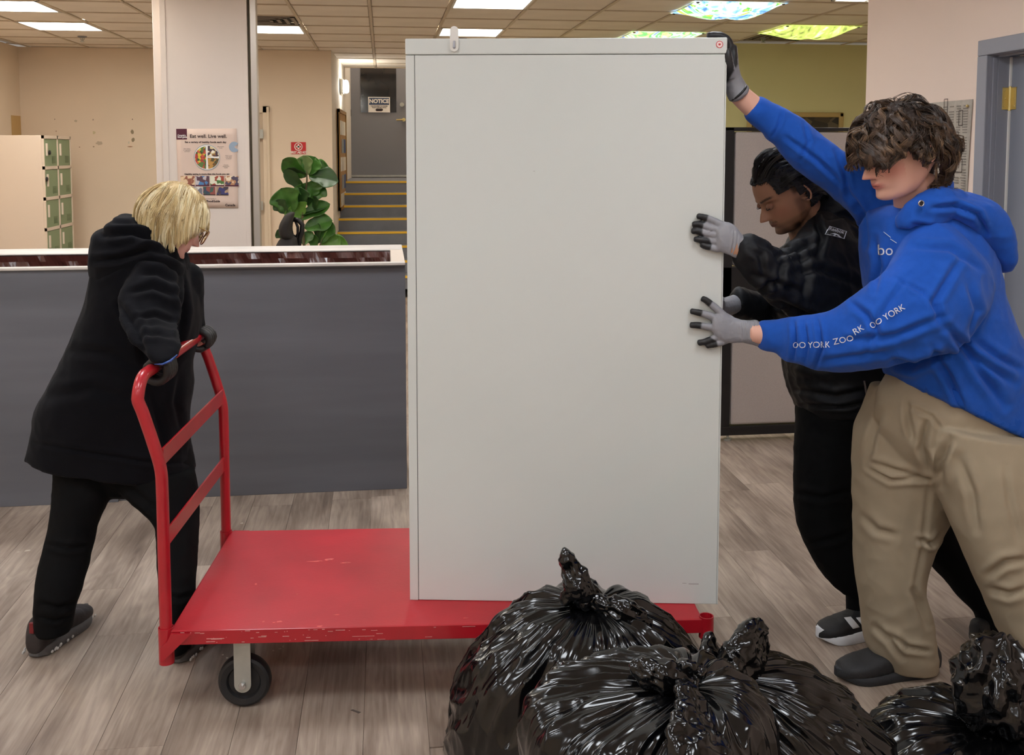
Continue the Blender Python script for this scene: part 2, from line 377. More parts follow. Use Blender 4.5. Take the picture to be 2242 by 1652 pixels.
covercells = {(5, 2): 0, (5, -1): 1, (7, 1): 2}
tme = MB().box((-.29, -.303, 0), (.29, .303, .012), bev=.004).build('tile', M_tile).data; bpy.data.objects.remove(bpy.data.objects['tile'])
ventcells = {(-1, 1): 'square ceiling air vent right of the pillar above the light', (7, 2): 'square ceiling air vent beside the green lit ceiling cover'}
for i in range(i0, i1):
    for j in range(-2, 9):
        cx, cy = T0+.61*(i+.5), TY0+TY1*(j+.5)
        if cx < XL or cx > 6.5 or (cy > YY and cx > 1.05) or (cy > YB and cx < -.5): continue
        if (i, j) in lightcells or (i, j) in covercells or (i, j) in ventcells: continue
        o = bpy.data.objects.new('tile', tme); S.collection.objects.link(o); o.parent = ceil_; o.location = (cx, cy, ZC+.003)
def ceiling_light(cx, cy, label, m, sx=.585, sy=.60, group='square ceiling lights'):
    t = thing('ceiling_light', label, 'light', (cx, cy, ZC), group)
    f = MB(); h, k = sx/2, sy/2
    for a, b in (((-h, -k, -.006), (-h+.02, k, .02)), ((h-.02, -k, -.006), (h, k, .02)), ((-h, -k, -.006), (h, -k+.02, .02)), ((-h, k-.02, -.006), (h, k, .02))): f.box(a, b)
    f.build('frame', M_white, t, world=False)
    MB().box((-h+.02, -k+.02, -.001), (h-.02, k-.02, .004)).build('diffuser', m, t, world=False)
    return t
for (i, j), lb in lightcells.items(): ceiling_light(T0+.61*(i+.5), TY0+TY1*(j+.5), lb, M_lamp)
for x in (-2.8, -.9, 1.0):
    for y in (-2.4, -.4, 1.6, 3.6, 5.6):
        ceiling_light(x+.1, y, 'square ceiling light out of view, %s row, %s' % ({-2.8: 'left', -.9: 'middle', 1.0: 'right'}[x], {-2.4: 'far behind the camera', -.4: 'just behind the camera', 1.6: 'just before the camera', 3.6: 'above the cart', 5.6: 'behind the counter'}[y]), M_lampf, group='ceiling lights above the near part of the room')
ceiling_light(.3, 14.4, 'unseen square ceiling light added high up to brighten the upper stair landing', M_lamp, group='ceiling lights above the near part of the room').location.z = 4.1  # unseen panel, added for more light on the stair and its door
ceiling_light(5.4, 7.0, 'unseen square ceiling light added to brighten the far right ochre corner', M_lamp, group='ceiling lights above the near part of the room')  # extra lamp added out of view to lift the ochre wall
for x in (-2.0, 3.6): ceiling_light(x, 6.9, 'square ceiling light out of view above the %s' % ('left half of the counter' if x < 0 else 'space behind the partition'), M_lamp, group='ceiling lights above the near part of the room')
def vent(cx, cy, label):
    t = thing('ceiling_vent', label, 'vent', (cx, cy, ZC), 'ceiling air vents')
    MB().box((-.29, -.3, .02), (.29, .3, .025)).build('backing', M_black, t, world=False)
    vm = mat('vent_metal', (120, 110, 98), .5)
    for k in range(4):
        r = .28-.065*k; f = MB(); z0, z1 = -.008, .014
        for a, b in (((-r, -r, z0), (-r+.028, r, z1)), ((r-.028, -r, z0), (r, r, z1)), ((-r, -r, z0), (r, -r+.028, z1)), ((-r, r-.028, z0), (r, r, z1))): f.box(a, b)
        f.build('louvre', vm, t, world=False)
for (i, j), lb in ventcells.items(): vent(T0+.61*(i+.5), TY0+TY1*(j+.5), lb)
# printed fabric light covers: sagging lit sheets
def cover(i, j, cols, label, nm):
    cx, cy = T0+.61*(i+.5), TY0+TY1*(j+.5)
    t = thing('ceiling_light', label, 'light', (cx, cy, ZC), 'ceiling lights with printed fabric covers')
    m = bpy.data.materials.new(nm); m.use_nodes = True; nt = m.node_tree; b = nt.nodes['Principled BSDF']; L = nt.links.new
    tc = nt.nodes.new('ShaderNodeTexCoord'); mp = nt.nodes.new('ShaderNodeMapping'); mp.inputs['Scale'].default_value = (3.2, 3.2, 1) if len(cols) > 3 else (8, 2.5, 1); mp.inputs['Location'].default_value = (i*3.1, j*1.7, 0)
    L(tc.outputs['Object'], mp.inputs[0]); n = nt.nodes.new('ShaderNodeTexNoise'); n.inputs['Scale'].default_value = 1.6; n.inputs['Detail'].default_value = 3; n.inputs['Distortion'].default_value = 1.5; L(mp.outputs[0], n.inputs['Vector'])
    r = nt.nodes.new('ShaderNodeValToRGB'); r.color_ramp.interpolation = 'EASE'; e = r.color_ramp.elements
    e[0].position = .25; e[0].color = (*lin(cols[0]), 1); e[1].position = .75; e[1].color = (*lin(cols[-1]), 1)
    for k, c in enumerate(cols[1:-1]): q = e.new(.25+.5*(k+1)/(len(cols)-1)); q.color = (*lin(c), 1)
    L(n.outputs[0], r.inputs[0]); L(r.outputs[0], b.inputs['Emission Color']); b.inputs['Emission Strength'].default_value = 1.15
    b.inputs['Base Color'].default_value = (.3, .3, .3, 1); b.inputs['Roughness'].default_value = .8
    N = 24; W = .36
    V = []
    for a in range(N+1):
        for c in range(N+1):
            u, v = -1+2*a/N, -1+2*c/N; z = -.075*(1-u**4)*(1-v**2)-.012+.008*math.sin(9*u+3*v)*(1-u*u)
            pull = 1-.10*abs(u*v)*0-.08*(1-abs(u))*(abs(v) > .99)
            V.append((u*W*(1-.07*(1-v*v)), v*W*.95*(1-.07*(1-u*u)), z))
    F = [(a*(N+1)+c, (a+1)*(N+1)+c, (a+1)*(N+1)+c+1, a*(N+1)+c+1) for a in range(N) for c in range(N)]
    from_np('fabric_cover', V, F, m, t, world=False)
    MB().box((-.3, -.3, .012), (.3, .3, .02)).build('diffuser', M_white, t, world=False)
    for u in (-1, 1):
        for v in (-1, 1): MB().sphere((u*.33, v*.31, -.015), (.014, .014, .008), 10).build('magnet', M_black, t, world=False)
cover(5, 2, [(120, 60, 40), (60, 120, 190), (225, 235, 235), (80, 180, 90), (235, 200, 140), (110, 170, 225), (170, 100, 60)], 'ceiling light with blue, green and brown printed cover, just above the cabinet top', 'printed_cover_village')
cover(5, -1, [(110, 75, 40), (50, 110, 200), (120, 180, 235), (235, 240, 240), (70, 170, 60), (225, 160, 70), (190, 130, 60)], 'ceiling light with blue and orange printed cover, cut by the photo top', 'printed_cover_coast')
cover(7, 1, [(60, 66, 30), (160, 180, 80), (235, 240, 170)], 'ceiling light with yellow-green leafy printed cover beside the pink wall', 'printed_cover_leaves')
def sprinkler(px, py, label):
    g = G(px, py, ZC); t = thing('sprinkler', label, 'sprinkler', (g[0], g[1], ZC), 'ceiling sprinklers')
    b = MB(); b.sphere((0, 0, 0), (.045, .045, .012), 14); b.build('plate', M_dgrey, t, world=False)
    b = MB(); b.tube([(0, 0, 0), (0, 0, -.035)], .009, 8); b.tube([(-.022, 0, -.005), (-.016, 0, -.03), (0, 0, -.045), (.016, 0, -.03), (.022, 0, -.005)], .004, 6); b.tube([(0, 0, -.047), (0, 0, -.051)], .022, 10)
    b.build('head', M_zinc, t, world=False)
sprinkler(180, 80, 'ceiling sprinkler behind the left ceiling light'); sprinkler(1013, 84, 'ceiling sprinkler right of the white hook'); sprinkler(1671, 82, 'ceiling sprinkler near the ochre wall')
# wall marks of the left wall / back wall
def wallmark(px, py, w, h, col, y=YB, nm='paint_scar'):
    p = P(px, py, y-.002); s = mpp(px, py, y); n = 14; pts = []
    for k in range(n):
        a = 2*math.pi*k/n; rr = random.uniform(.65, 1.1); pts.append((math.cos(a)*w*s/2*rr, math.sin(a)*h*s/2*rr))
    b = MB(); b.prism(pts, .002, facing(p, (1, 0, 0), (0, 0, 1))); b.build(nm, mat('scar_%d_%d_%d' % col, col, .9), wb)
for q in ((289, 289, 7, 11, (150, 135, 110)), (291, 306, 8, 9, (150, 135, 110)), (285, 321, 14, 2, (165, 120, 90)), (206, 290, 6, 8, (205, 190, 150)), (166, 265, 7, 6, (196, 180, 155)), (204, 262, 3, 4, (170, 150, 130)), (290, 261, 2, 3, (80, 60, 50)),
          (120, 261, 2, 2, (100, 80, 70)), (123, 287, 3, 2, (150, 110, 90)), (217, 313, 14, 9, (200, 182, 158)), (205, 321, 4, 3, (160, 140, 110)), (174, 322, 3, 2, (150, 110, 90)), (282, 312, 4, 6, (210, 200, 180))): wallmark(*q)
# unpainted tan patch where side wall meets the back wall
a = PXp(24, 252, XL); b = PXp(45, 296, XL)
MB().box((XL, a[1], b[2]-.3), (XL+.003, YB-.01, a[2])).build('bare_patch', mat('tan_patch', (200, 165, 110), .9), wl)
# ---------------------------------------------------------------- lockers
t = P(93, 296, 10.0); LX, LZ = t[0], t[2]; LYf = PXp(152, 300, LX)[1]; LYf = min(LYf, 11.3); LZ0 = .06
lk = thing('locker_bank', 'beige metal locker bank with green doors against the left wall', 'lockers', (LX-.27, 10.4, 0))
M_lock = mat('locker_beige', (224, 206, 188), .5); M_green = mat('locker_green', (130, 148, 112), .5)
b = MB(); b.box((LX-.56, 10.0, LZ0), (LX-.012, LYf, LZ), bev=.004); b.box((LX-.54, 10.02, 0), (LX-.04, LYf-.02, LZ0)); b.build('body', M_lock, lk)
pit = .293; yw = (LYf-10.0)/2
for c in range(2):
    for k in range(6):
        z1 = LZ-.035-pit*k; z0 = z1-pit+.035; y0 = 10.0+yw*c+.03; y1 = y0+yw-.05
        d = MB().box((LX-.012, y0, z0), (LX+.004, y1, z1), bev=.002).build('door', M_green, lk)
        MB().box((LX+.004, y0+.03, z0+.10), (LX+.018, y0+.055, z1-.04), bev=.002).build('handle', M_lock, d)
        v = MB()
        for q in range(6): v.box((LX+.004, y1-.16, z0+.03+q*.012), (LX+.007, y1-.05, z0+.034+q*.012))
        v.build('louvre', mat('locker_green_dark', (80, 104, 68), .5), d)
f = MB()
for c in range(3): f.box((LX-.012, 10.0+yw*c-(.0 if c == 0 else .012), LZ0), (LX+.008, 10.0+yw*c+.014, LZ))
for k in range(7): f.box((LX-.012, 10.0, LZ-.03-pit*k), (LX+.008, LYf, LZ-pit*k))
f.build('face_frame', M_lock, lk)
for (px, py) in ((110, 334), (104, 392)):
    p = PXp(px, py, LX+.02); MB().sphere((LX+.015, p[1], p[2]), (.012, .03, .022), 10).build('padlock', M_black, lk)
# ---------------------------------------------------------------- pillar
PY_ = 7.0
a = P(354, 200, PY_)[0]; b_ = P(543, 200, PY_)[0]
pil = struct(MB().box((a, PY_, 0), (b_, PY_+.5, ZC+.02)).build('pillar', M_pillar))
MB().box((a-.055, PY_+.03, 0), (a, PY_+.5, ZC+.01), bev=.004).build('edge_board', M_pillar, pil)
MB().box((a-.002, PY_-.004, 0), (a+.035, PY_, ZC), bev=.001).build('corner_bead', M_pillar, pil)
MB().box((b_-.03, PY_-.004, 0), (b_+.001, PY_, ZC), bev=.001).build('corner_bead', M_pillar, pil)
# metal channel on the pillar's right
ch = thing('metal_channel', 'tall pale metal channel running up the right side of the pillar', 'channel', (b_+.03, PY_+.05, 0))
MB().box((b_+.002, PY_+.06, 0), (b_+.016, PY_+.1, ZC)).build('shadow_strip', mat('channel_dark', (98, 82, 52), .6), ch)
MB().box((b_+.016, PY_+.02, 0), (b_+.06, PY_+.10, ZC), bev=.004).build('channel', mat('channel_metal', (190, 180, 168), .35, metal=.4), ch)
# ---------------------------------------------------------------- poster
def plane_frame(px0, py0, px1, py1, Y):
    A = P(px0, py0, Y); B = P(px1, py1, Y); return A, B
def food_poster():
    Y = PY_-.0035; TL = P(386, 282, Y); TR = P(518, 281, Y); BR = P(522, 455, Y); BL = P(391, 454, Y)
    t = thing('food_poster', 'beige healthy eating poster with a round plate taped to the pillar', 'poster', tuple((TL+BR)/2))
    def U(u, v, d=.0): # u,v 0..1 from top-left
        p = (TL*(1-u)+TR*u)*(1-v)+(BL*(1-u)+BR*u)*v; return Vector((p[0], Y-d, p[2]))
    N = 12; V = []; F = []
    for i in range(N+1):
        for j in range(N+1):
            p = U(i/N, j/N); p.y -= .002+.0016*math.sin(j/N*9)*math.sin(i/N*3+1); V.append(p)
    F = [(i*(N+1)+j, (i+1)*(N+1)+j, (i+1)*(N+1)+j+1, i*(N+1)+j+1) for i in range(N) for j in range(N)]
    s = from_np('sheet', V, F, M_paper, t); sd = s.modifiers.new('s', 'SOLIDIFY'); sd.thickness = .001
    W = (TR-TL)[0]; Hh = (TL-BL)[2]; D = .0052
    def rect(u0, v0, u1, v1, m, nm='panel', d=D):
        q = [U(u0, v0, d), U(u1, v0, d), U(u1, v1, d), U(u0, v1, d)]; return from_np(nm, q, [(3, 2, 1, 0)], m, t, smooth=False)
    rect(0, 0, .175, .135, M_maroon, 'logo_square')
    def tx(s_, u, v, sz, m=M_ink, al='CENTER', b=0): text('lettering', s_, sz*Hh, facing(U(u, v, D+.0006), (1, 0, 0), (0, 0, 1)), m, t, align=al, bold=b)
    tx("Canada's", .02, .083, .028, M_signw, 'LEFT', .0004); tx('food guide', .02, .105, .028, M_signw, 'LEFT', .0004)
    tx('Eat well. Live well.', .22, .095, .062, al='LEFT', b=.0007); tx('Eat a variety of healthy foods each day', .48, .17, .033, b=.0005)
    tx('Healthy eating is more than the foods you eat', .49, .573, .03, b=.0005)
    tx('Discover your food guide at', .48, .885, .02); tx('Canada.ca/FoodGuide', .48, .918, .036, b=.0008); tx('Canada', .865, .965, .042, b=.0006)
    for s_, u, v in (('Have plenty\nof vegetables\nand fruits', .17, .27), ('Eat protein\nfoods', .73, .235), ('Make water\nyour drink\nof choice', .86, .36), ('Choose\nwhole grain\nfoods', .81, .475)): tx(s_, u, v, .018)
    def disc(u, v, r, m, d, nm, seg=32, a0=0, a1=2*math.pi):
        q = [U(u, v, d)]+[U(u+math.cos(a0+(a1-a0)*k/seg)*r/W, v-math.sin(a0+(a1-a0)*k/seg)*r/Hh, d) for k in range(seg+1)]
        return from_np(nm, q, [(0, k+1, k) for k in range(1, seg+1)], m, t, smooth=False)
    R = .163*Hh
    disc(.495, .362, R, mat('plate_rim', (150, 160, 160), .5), D, 'plate'); disc(.495, .362, R*.95, M_signw, D+.0004, 'plate_inside')
    def food(cols, sc): return food_mat(cols, sc)
    for a0, a1, cols in ((math.pi/2+.03, 3*math.pi/2-.03, [(60, 90, 40), (170, 60, 50), (210, 190, 60), (90, 120, 60), (200, 90, 60)]), (.04, math.pi/2-.05, [(70, 50, 60), (220, 200, 150), (150, 110, 60), (240, 230, 210)]), (-math.pi/2+.05, -.06, [(110, 80, 40), (190, 140, 70), (80, 80, 50)])):
        disc(.495+(.012 if a1 < 3 else -.012), .362+(-.006 if a0 > 0 and a1 < 3 else .004), R*.86, food(cols, 60), D+.0008, 'food', 24, a0, a1)
    disc(.955, .232, .066*Hh, mat('glass_print', (150, 165, 180), .5), D, 'drinking_glass', 24, .5*math.pi-.9, 1.5*math.pi+.9)
    for k in range(4): rect(.05+.245*k, .597, .05+.245*k+.232, .71, food([[(190, 150, 110), (230, 200, 160), (150, 90, 70)], [(90, 60, 70), (200, 190, 190), (80, 130, 180)], [(80, 120, 60), (230, 225, 200), (160, 70, 50)], [(190, 140, 100), (240, 220, 190), (80, 70, 90)]][k], 45), 'photo_print'); rect(.05+.245*k, .71, .05+.245*k+.232, .727, M_maroon, 'caption')
    for k in range(3): rect(.2+.218*k, .733, .2+.218*k+.205, .83, food([[(220, 215, 210), (120, 120, 130), (200, 190, 180)], [(60, 90, 80), (150, 80, 70), (60, 70, 90)], [(70, 60, 70), (180, 150, 120), (60, 60, 110)]][k], 45), 'photo_print'); rect(.2+.218*k, .83, .2+.218*k+.205, .842, M_ink, 'caption')
_fm = [0]
def food_mat(cols, sc, em=0):
    _fm[0] += 1; m = bpy.data.materials.new('print_%d' % _fm[0]); m.use_nodes = True; nt = m.node_tree; b = nt.nodes['Principled BSDF']; L = nt.links.new
    tc = nt.nodes.new('ShaderNodeTexCoord'); v = nt.nodes.new('ShaderNodeTexVoronoi'); v.inputs['Scale'].default_value = sc; L(tc.outputs['Object'], v.inputs['Vector'])
    sp = nt.nodes.new('ShaderNodeSeparateColor'); L(v.outputs['Color'], sp.inputs[0]); r = nt.nodes.new('ShaderNodeValToRGB'); r.color_ramp.interpolation = 'CONSTANT'; e = r.color_ramp.elements
    e[0].position = 0; e[0].color = (*lin(cols[0]), 1); e[1].position = 1-1/len(cols); e[1].color = (*lin(cols[-1]), 1)
    for k, c in enumerate(cols[1:-1]): q = e.new((k+1)/len(cols)); q.color = (*lin(c), 1)
    L(sp.outputs[0], r.inputs[0]); L(r.outputs[0], b.inputs['Base Color']); b.inputs['Roughness'].default_value = .6; return m
food_poster()
# ---------------------------------------------------------------- white door frame beyond the pillar
A = P(566, 232, YB); B = P(590, 232, YB); xa, xb, zt = A[0], B[0], A[2]
d1 = struct(MB().box((xa-.9, YB-.05, 0), (xa-.0, YB-.001, zt-.04)).build('door_1', M_white))
f = MB(); f.box((xb-.075, YB-.03, 0), (xb, YB-.0005, zt), bev=.004); f.box((xa-1.0, YB-.03, zt-.075), (xb, YB-.0005, zt), bev=.004); f.box((xb-.03, YB-.045, 0), (xb-.005, YB-.03, zt-.01), bev=.003)
f.build('frame', mat('door_cream', (226, 208, 184), .6), d1)
for py in (293, 450):
    p = P(570, py, YB-.06); MB().box((p[0]-.03, YB-.066, p[2]-.05), (p[0]+.03, YB-.05, p[2]+.05)).build('hinge', M_zinc, d1)
# ---------------------------------------------------------------- first aid sign
A = P(637, 311, YB-.006); B = P(670, 337, YB-.006)
fs = thing('first_aid_sign', 'red first aid kit sign on the back wall above the plant', 'sign', tuple((A+B)/2))
MB().box((A[0], YB-.006, B[2]), (B[0], YB-.001, A[2])).build('board', M_signred, fs)
cx, cz, r = (A[0]+B[0])/2, A[2]-(A[2]-B[2])*.38, (A[2]-B[2])*.31
b = MB(); b.tube([(cx+math.cos(k*.2618)*r, YB-.007, cz+math.sin(k*.2618)*r) for k in range(24)], .005, 6, closed=True); b.build('ring', M_signw, fs)
b = MB(); b.box((cx-r*.65, YB-.01, cz-r*.22), (cx+r*.65, YB-.006, cz+r*.22)); b.box((cx-r*.22, YB-.01, cz-r*.65), (cx+r*.22, YB-.006, cz+r*.65)); b.build('cross', M_signw, fs)
text('lettering', 'FIRST AID KIT', .036, facing((cx, YB-.0075, B[2]+(A[2]-B[2])*.13), (1, 0, 0), (0, 0, 1)), M_signw, fs, bold=.001, spacing=.85)
# ---------------------------------------------------------------- stair, far door, sconce, notice board
st = struct(MB().box((-.5, 13.1, 0), (1.05, 15.0, 1.19)).build('stair', M_dgrey))
M_step = mat('stair_grey', (118, 120, 126), .7, var=(6, .1), bump=(60, .2))
for k in range(8):
    y0 = 13.12-.29*k; z1 = 1.227-.141*k
    s_ = MB().box((-.54+.0 if y0 < 12.6 else -.50, y0, max(0, z1-.145)), (1.05, y0+.32 if k else 15.0, z1), bev=.004).build('step', M_step, st)
    MB().box((-.54 if y0 < 12.6 else -.50, y0-.006, z1-.022), (1.05, y0+.03, z1+.002)).build('yellow_nosing', M_yel, s_)
A = P(768, 150, 15.0); B = P(766, 388, 15.0); dx0 = B[0]; dz0 = 1.235
d2 = struct(MB().box((dx0, 14.95, dz0), (dx0+.9, 14.995, dz0+2.03), bev=.003).build('door_2', M_dgrey))
MB().box((dx0-.05, 14.93, 1.2), (dx0-.002, 15.0, dz0+2.08), bev=.003).build('frame', mat('door_frame_grey', (128, 124, 122), .6), d2)
MB().box((dx0, 14.925, dz0+.002), (dx0+.9, 14.95, dz0+.03)).build('sweep', M_zinc, d2)
g0 = P(789, 150, 14.94); g1 = P(868, 246, 14.94)
MB().box((g0[0], 14.94, g1[2]), (g1[0], 14.951, dz0+1.93)).build('glass_pane', mat('door_glass', (34, 34, 36), .12, spec=.6, var=(3, .4, (1, 1, .5))), d2)
n0 = P(806, 212, 14.93); n1 = P(854, 246, 14.93)
nb = MB().box((n0[0], 14.932, n1[2]), (n1[0], 14.939, n0[2])).build('notice_sign', M_signw, d2)
nb2 = MB().box((n0[0]+.012, 14.930, n0[2]-.115), (n1[0]-.012, 14.932, n0[2]-.012)).build('blue_band', mat('notice_blue', (50, 66, 96), .5), nb)
ncx = (n0[0]+n1[0])/2
text('lettering', 'NOTICE', .078, facing((ncx, 14.928, n0[2]-.064), (1, 0, 0), (0, 0, 1)), M_signw, nb, bold=.003)
text('lettering', 'THIS PROPERTY IS UNDER\nVIDEO SURVEILLANCE', .021, facing((ncx, 14.9305, n0[2]-.145), (1, 0, 0), (0, 0, 1)), M_ink, nb, bold=.0008)
b = MB(); b.prism([(ncx-.055, 0), (ncx-.04, -.018), (ncx+.035, -.018), (ncx+.055, -.005), (ncx+.055, .012), (ncx+.035, .02), (ncx-.04, .02)], .002, facing((0, 14.932, n1[2]+.035), (1, 0, 0), (0, 0, 1))); b.build('camera_pictogram', M_ink, nb)
for py in (247, 352):
    p = P(767, py, 14.92); MB().box((p[0]-.012, 14.915, p[2]-.05), (p[0]+.012, 14.93, p[2]+.05)).build('hinge', mat('dark_hinge', (60, 56, 54), .5), d2)
p = P(880, 229, 14.93); MB().tube([(p[0], 14.95, p[2]), (p[0], 14.915, p[2])], .032, 14).build('deadbolt', M_zinc, d2)
p = P(884, 262, 14.93); b = MB(); b.tube([(p[0], 14.95, p[2]), (p[0], 14.9, p[2])], .026, 12); b.tube([(p[0], 14.895, p[2]), (p[0]-.11, 14.895, p[2]-.005)], .011, 8); b.build('lever_handle', M_brass, d2)
def swx(y): return -.56+(y-YB)*(.105/3.65)
sc_ = PXp(746, 193, swx(12.9)); sy = 12.85
sn = thing('wall_light', 'small lit white bulkhead lamp on the stair side wall', 'light', (swx(sy), sy, 2.42))
MB().box((swx(sy)+.002, sy-.16, 2.33), (swx(sy)+.04, sy+.16, 2.51), bev=.01).build('back_plate', M_white, sn)
MB().box((swx(sy)+.04, sy-.14, 2.345), (swx(sy)+.10, sy+.14, 2.495), bev=.025).build('diffuser', mat('wall_lamp_glow', (255, 252, 240), .4, emit=((1, .97, .88), 22)), sn)
# notice board on the stair wall
bY0, bY1 = 12.05, 13.25; bz0 = PXp(741, 460, swx(12.3))[2]; bz1 = 1.62+(330-243)*12.5/2200
nbd = thing('notice_board', 'gold framed notice board with papers on the stair side wall', 'notice board', (swx(12.6), 12.6, (bz0+bz1)/2))
def splay(o):
    return o
b = MB(); b.prism([(swx(bY0)+.004, bY0), (swx(bY0)+.03, bY0), (swx(bY1)+.03, bY1), (swx(bY1)+.004, bY1)], bz1-bz0, Matrix.Translation((0, 0, bz0))); b.build('cork', mat('cork', (186, 150, 110), .9, var=(60, .2)), nbd)
for (ya, yb, za, zb) in ((bY0, bY1, bz1-.04, bz1), (bY0, bY1, bz0, bz0+.04), (bY0, bY0+.04, bz0, bz1), (bY1-.04, bY1, bz0, bz1)):
    b = MB(); b.prism([(swx(ya)+.01, ya), (swx(ya)+.045, ya), (swx(yb)+.045, yb), (swx(yb)+.01, yb)], zb-za, Matrix.Translation((0, 0, za))); b.build('frame_rail', mat('gold_frame', (150, 116, 66), .4, metal=.5), nbd)
cols = [(235, 235, 232), (60, 90, 150), (215, 212, 205), (170, 130, 90), (245, 240, 230), (150, 160, 170)]
for k in range(5):
    for q in range(3):
        ya = bY0+.08+q*.37; za = bz1-.1-k*(bz1-bz0-.1)/5; c = cols[(k*3+q*2) % 6]
        b = MB(); b.prism([(swx(ya)+.031, ya), (swx(ya)+.035, ya), (swx(ya+.3)+.035, ya+.3), (swx(ya+.3)+.031, ya+.3)], (bz1-bz0-.1)/5-.05, Matrix.Translation((0, 0, za-(bz1-bz0-.1)/5+.02))); b.build('paper', mat('pp%d%d%d' % c, c, .6), nbd)
# ---------------------------------------------------------------- counter
cz = 1.097; CY = 4.75; cx1 = P(887, 600, CY+.02)[0]; cxL = XL+.006
ct = thing('counter', 'long grey painted counter with a brown plastic lined trough top', 'counter', (-1, CY, 0))
sx_ = P(258, 1000, CY)[0]
MB().box((cxL, CY-.018, 0), (sx_, CY, cz-.016), bev=.002).build('front_panel', M_grey, ct)
MB().box((sx_+.003, CY, 0), (cx1, CY+.02, cz-.016), bev=.002).build('front_panel', M_grey, ct)
MB().box((cxL, CY-.028, cz-.013), (cx1, CY+.022, cz), bev=.003).build('front_ledge', M_trim, ct)
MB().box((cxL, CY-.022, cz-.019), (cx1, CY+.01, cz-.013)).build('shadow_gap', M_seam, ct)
MB().box((cxL, CY+.63, 0), (cx1, CY+.66, cz-.008)).build('back_panel', M_grey, ct)
MB().box((cxL, CY+.60, cz-.007), (cx1, CY+.88, cz+.001), bev=.004).build('back_ledge', M_trim, ct)
ex = P(855, 560, CY+.3)[0]
MB().box((ex, CY+.022, 0), (cx1, CY+.598, cz+.0), bev=.003).build('end_block', mat('end_block_beige', (212, 196, 180), .6), ct)
N = 260; Mz = 14; V = []
for i in range(N+1):
    for j in range(Mz+1):
        u = i/N; v = j/Mz; V.append((cxL+(ex-cxL)*u, CY+.615, cz-.008-.42*v))
V = np.array(V); q = ridge(np.c_[V[:, 0]*7, V[:, 0]*0, V[:, 2]*9], 3); V[:, 1] -= .012+.018*q+.02*fbm(V*5, 2)
F = [(i*(Mz+1)+j, (i+1)*(Mz+1)+j, (i+1)*(Mz+1)+j+1, i*(Mz+1)+j+1) for i in range(N) for j in range(Mz)]
from_np('plastic_liner', V, F, M_brownpl, ct, smooth=False)
MB().box((cxL, CY+.03, cz-.46), (ex, CY+.62, cz-.45)).build('trough_base', M_brownpl, ct)
MB().box((cxL, CY+.022, cz-.46), (ex, CY+.032, cz-.03)).build('liner_front', M_brownpl, ct)
# ---------------------------------------------------------------- partition screen
SY = 5.35
def sx(px, py=600): return P(px, py, SY)[0]
def sz(px, py): return P(px, py, SY)[2]
x0, x1 = sx(1560), XR-.03
pr = thing('partition_screen', 'black framed office partition with light grey fabric panels by the pink wall', 'partition', ((x0+x1)/2, SY, 0))
zt = sz(1700, 279); zl0, zl1 = sz(1650, 930), sz(1650, 940)+.0; zm0, zm1 = sz(1650, 696), sz(1650, 582)
MB().box((x0, SY-.03, .08), (sx(1599), SY+.03, zt), bev=.004).build('post', M_black, pr)
MB().box((x1-.05, SY-.03, .08), (x1, SY+.03, zt), bev=.004).build('post', M_black, pr)
MB().box((x0, SY-.03, zt-.02), (x1, SY+.03, zt), bev=.004).build('top_rail', M_black, pr)
MB().box((x0, SY-.03, sz(1650, 948)), (x1, SY+.03, sz(1650, 928)), bev=.004).build('bottom_rail', M_black, pr)
MB().box((x0, SY-.03, zm0), (x1, SY+.03, zm1), bev=.004).build('middle_band', M_black, pr)
MB().box((sx(1602), SY-.024, zm1+.004), (x1-.055, SY+.024, zt-.024), bev=.012).build('fabric_panel', M_fabricpanel, pr)
MB().box((sx(1602), SY-.024, sz(1650, 927)+.003), (x1-.055, SY+.024, zm0-.004), bev=.012).build('fabric_panel', M_fabricpanel, pr)
for xx in (sx(1597), x1-.06):
    b = MB(); b.tube([(xx, SY-.015, .0), (xx, SY-.015, .012)], .022, 12); b.tube([(xx, SY-.015, .01), (xx, SY-.015, .16)], .008, 8); b.build('levelling_foot', M_zinc, pr)
# ---------------------------------------------------------------- painting on the ochre wall
a = P(1735, 246, YY); b_ = P(1845, 246, YY)
pt = thing('framed_painting', 'dark landscape painting in a gold frame on the ochre wall', 'painting', (a[0], YY-.02, a[2]-.3))
for (xa, xb, za, zb) in ((a[0]-.5, b_[0], a[2]-.05, a[2]), (b_[0]-.05, b_[0], a[2]-.7, a[2]), (a[0]-.5, b_[0], a[2]-.7, a[2]-.65), (a[0]-.5, a[0]-.45, a[2]-.7, a[2])): MB().box((xa, YY-.035, za), (xb, YY-.001, zb), bev=.01).build('frame_rail', mat('gilt_frame', (176, 150, 96), .45), pt)
MB().box((a[0]-.46, YY-.015, a[2]-.66), (b_[0]-.045, YY-.005, a[2]-.045)).build('canvas', food_mat([(40, 34, 28), (62, 50, 36), (86, 76, 60), (36, 32, 30)], 9), pt)
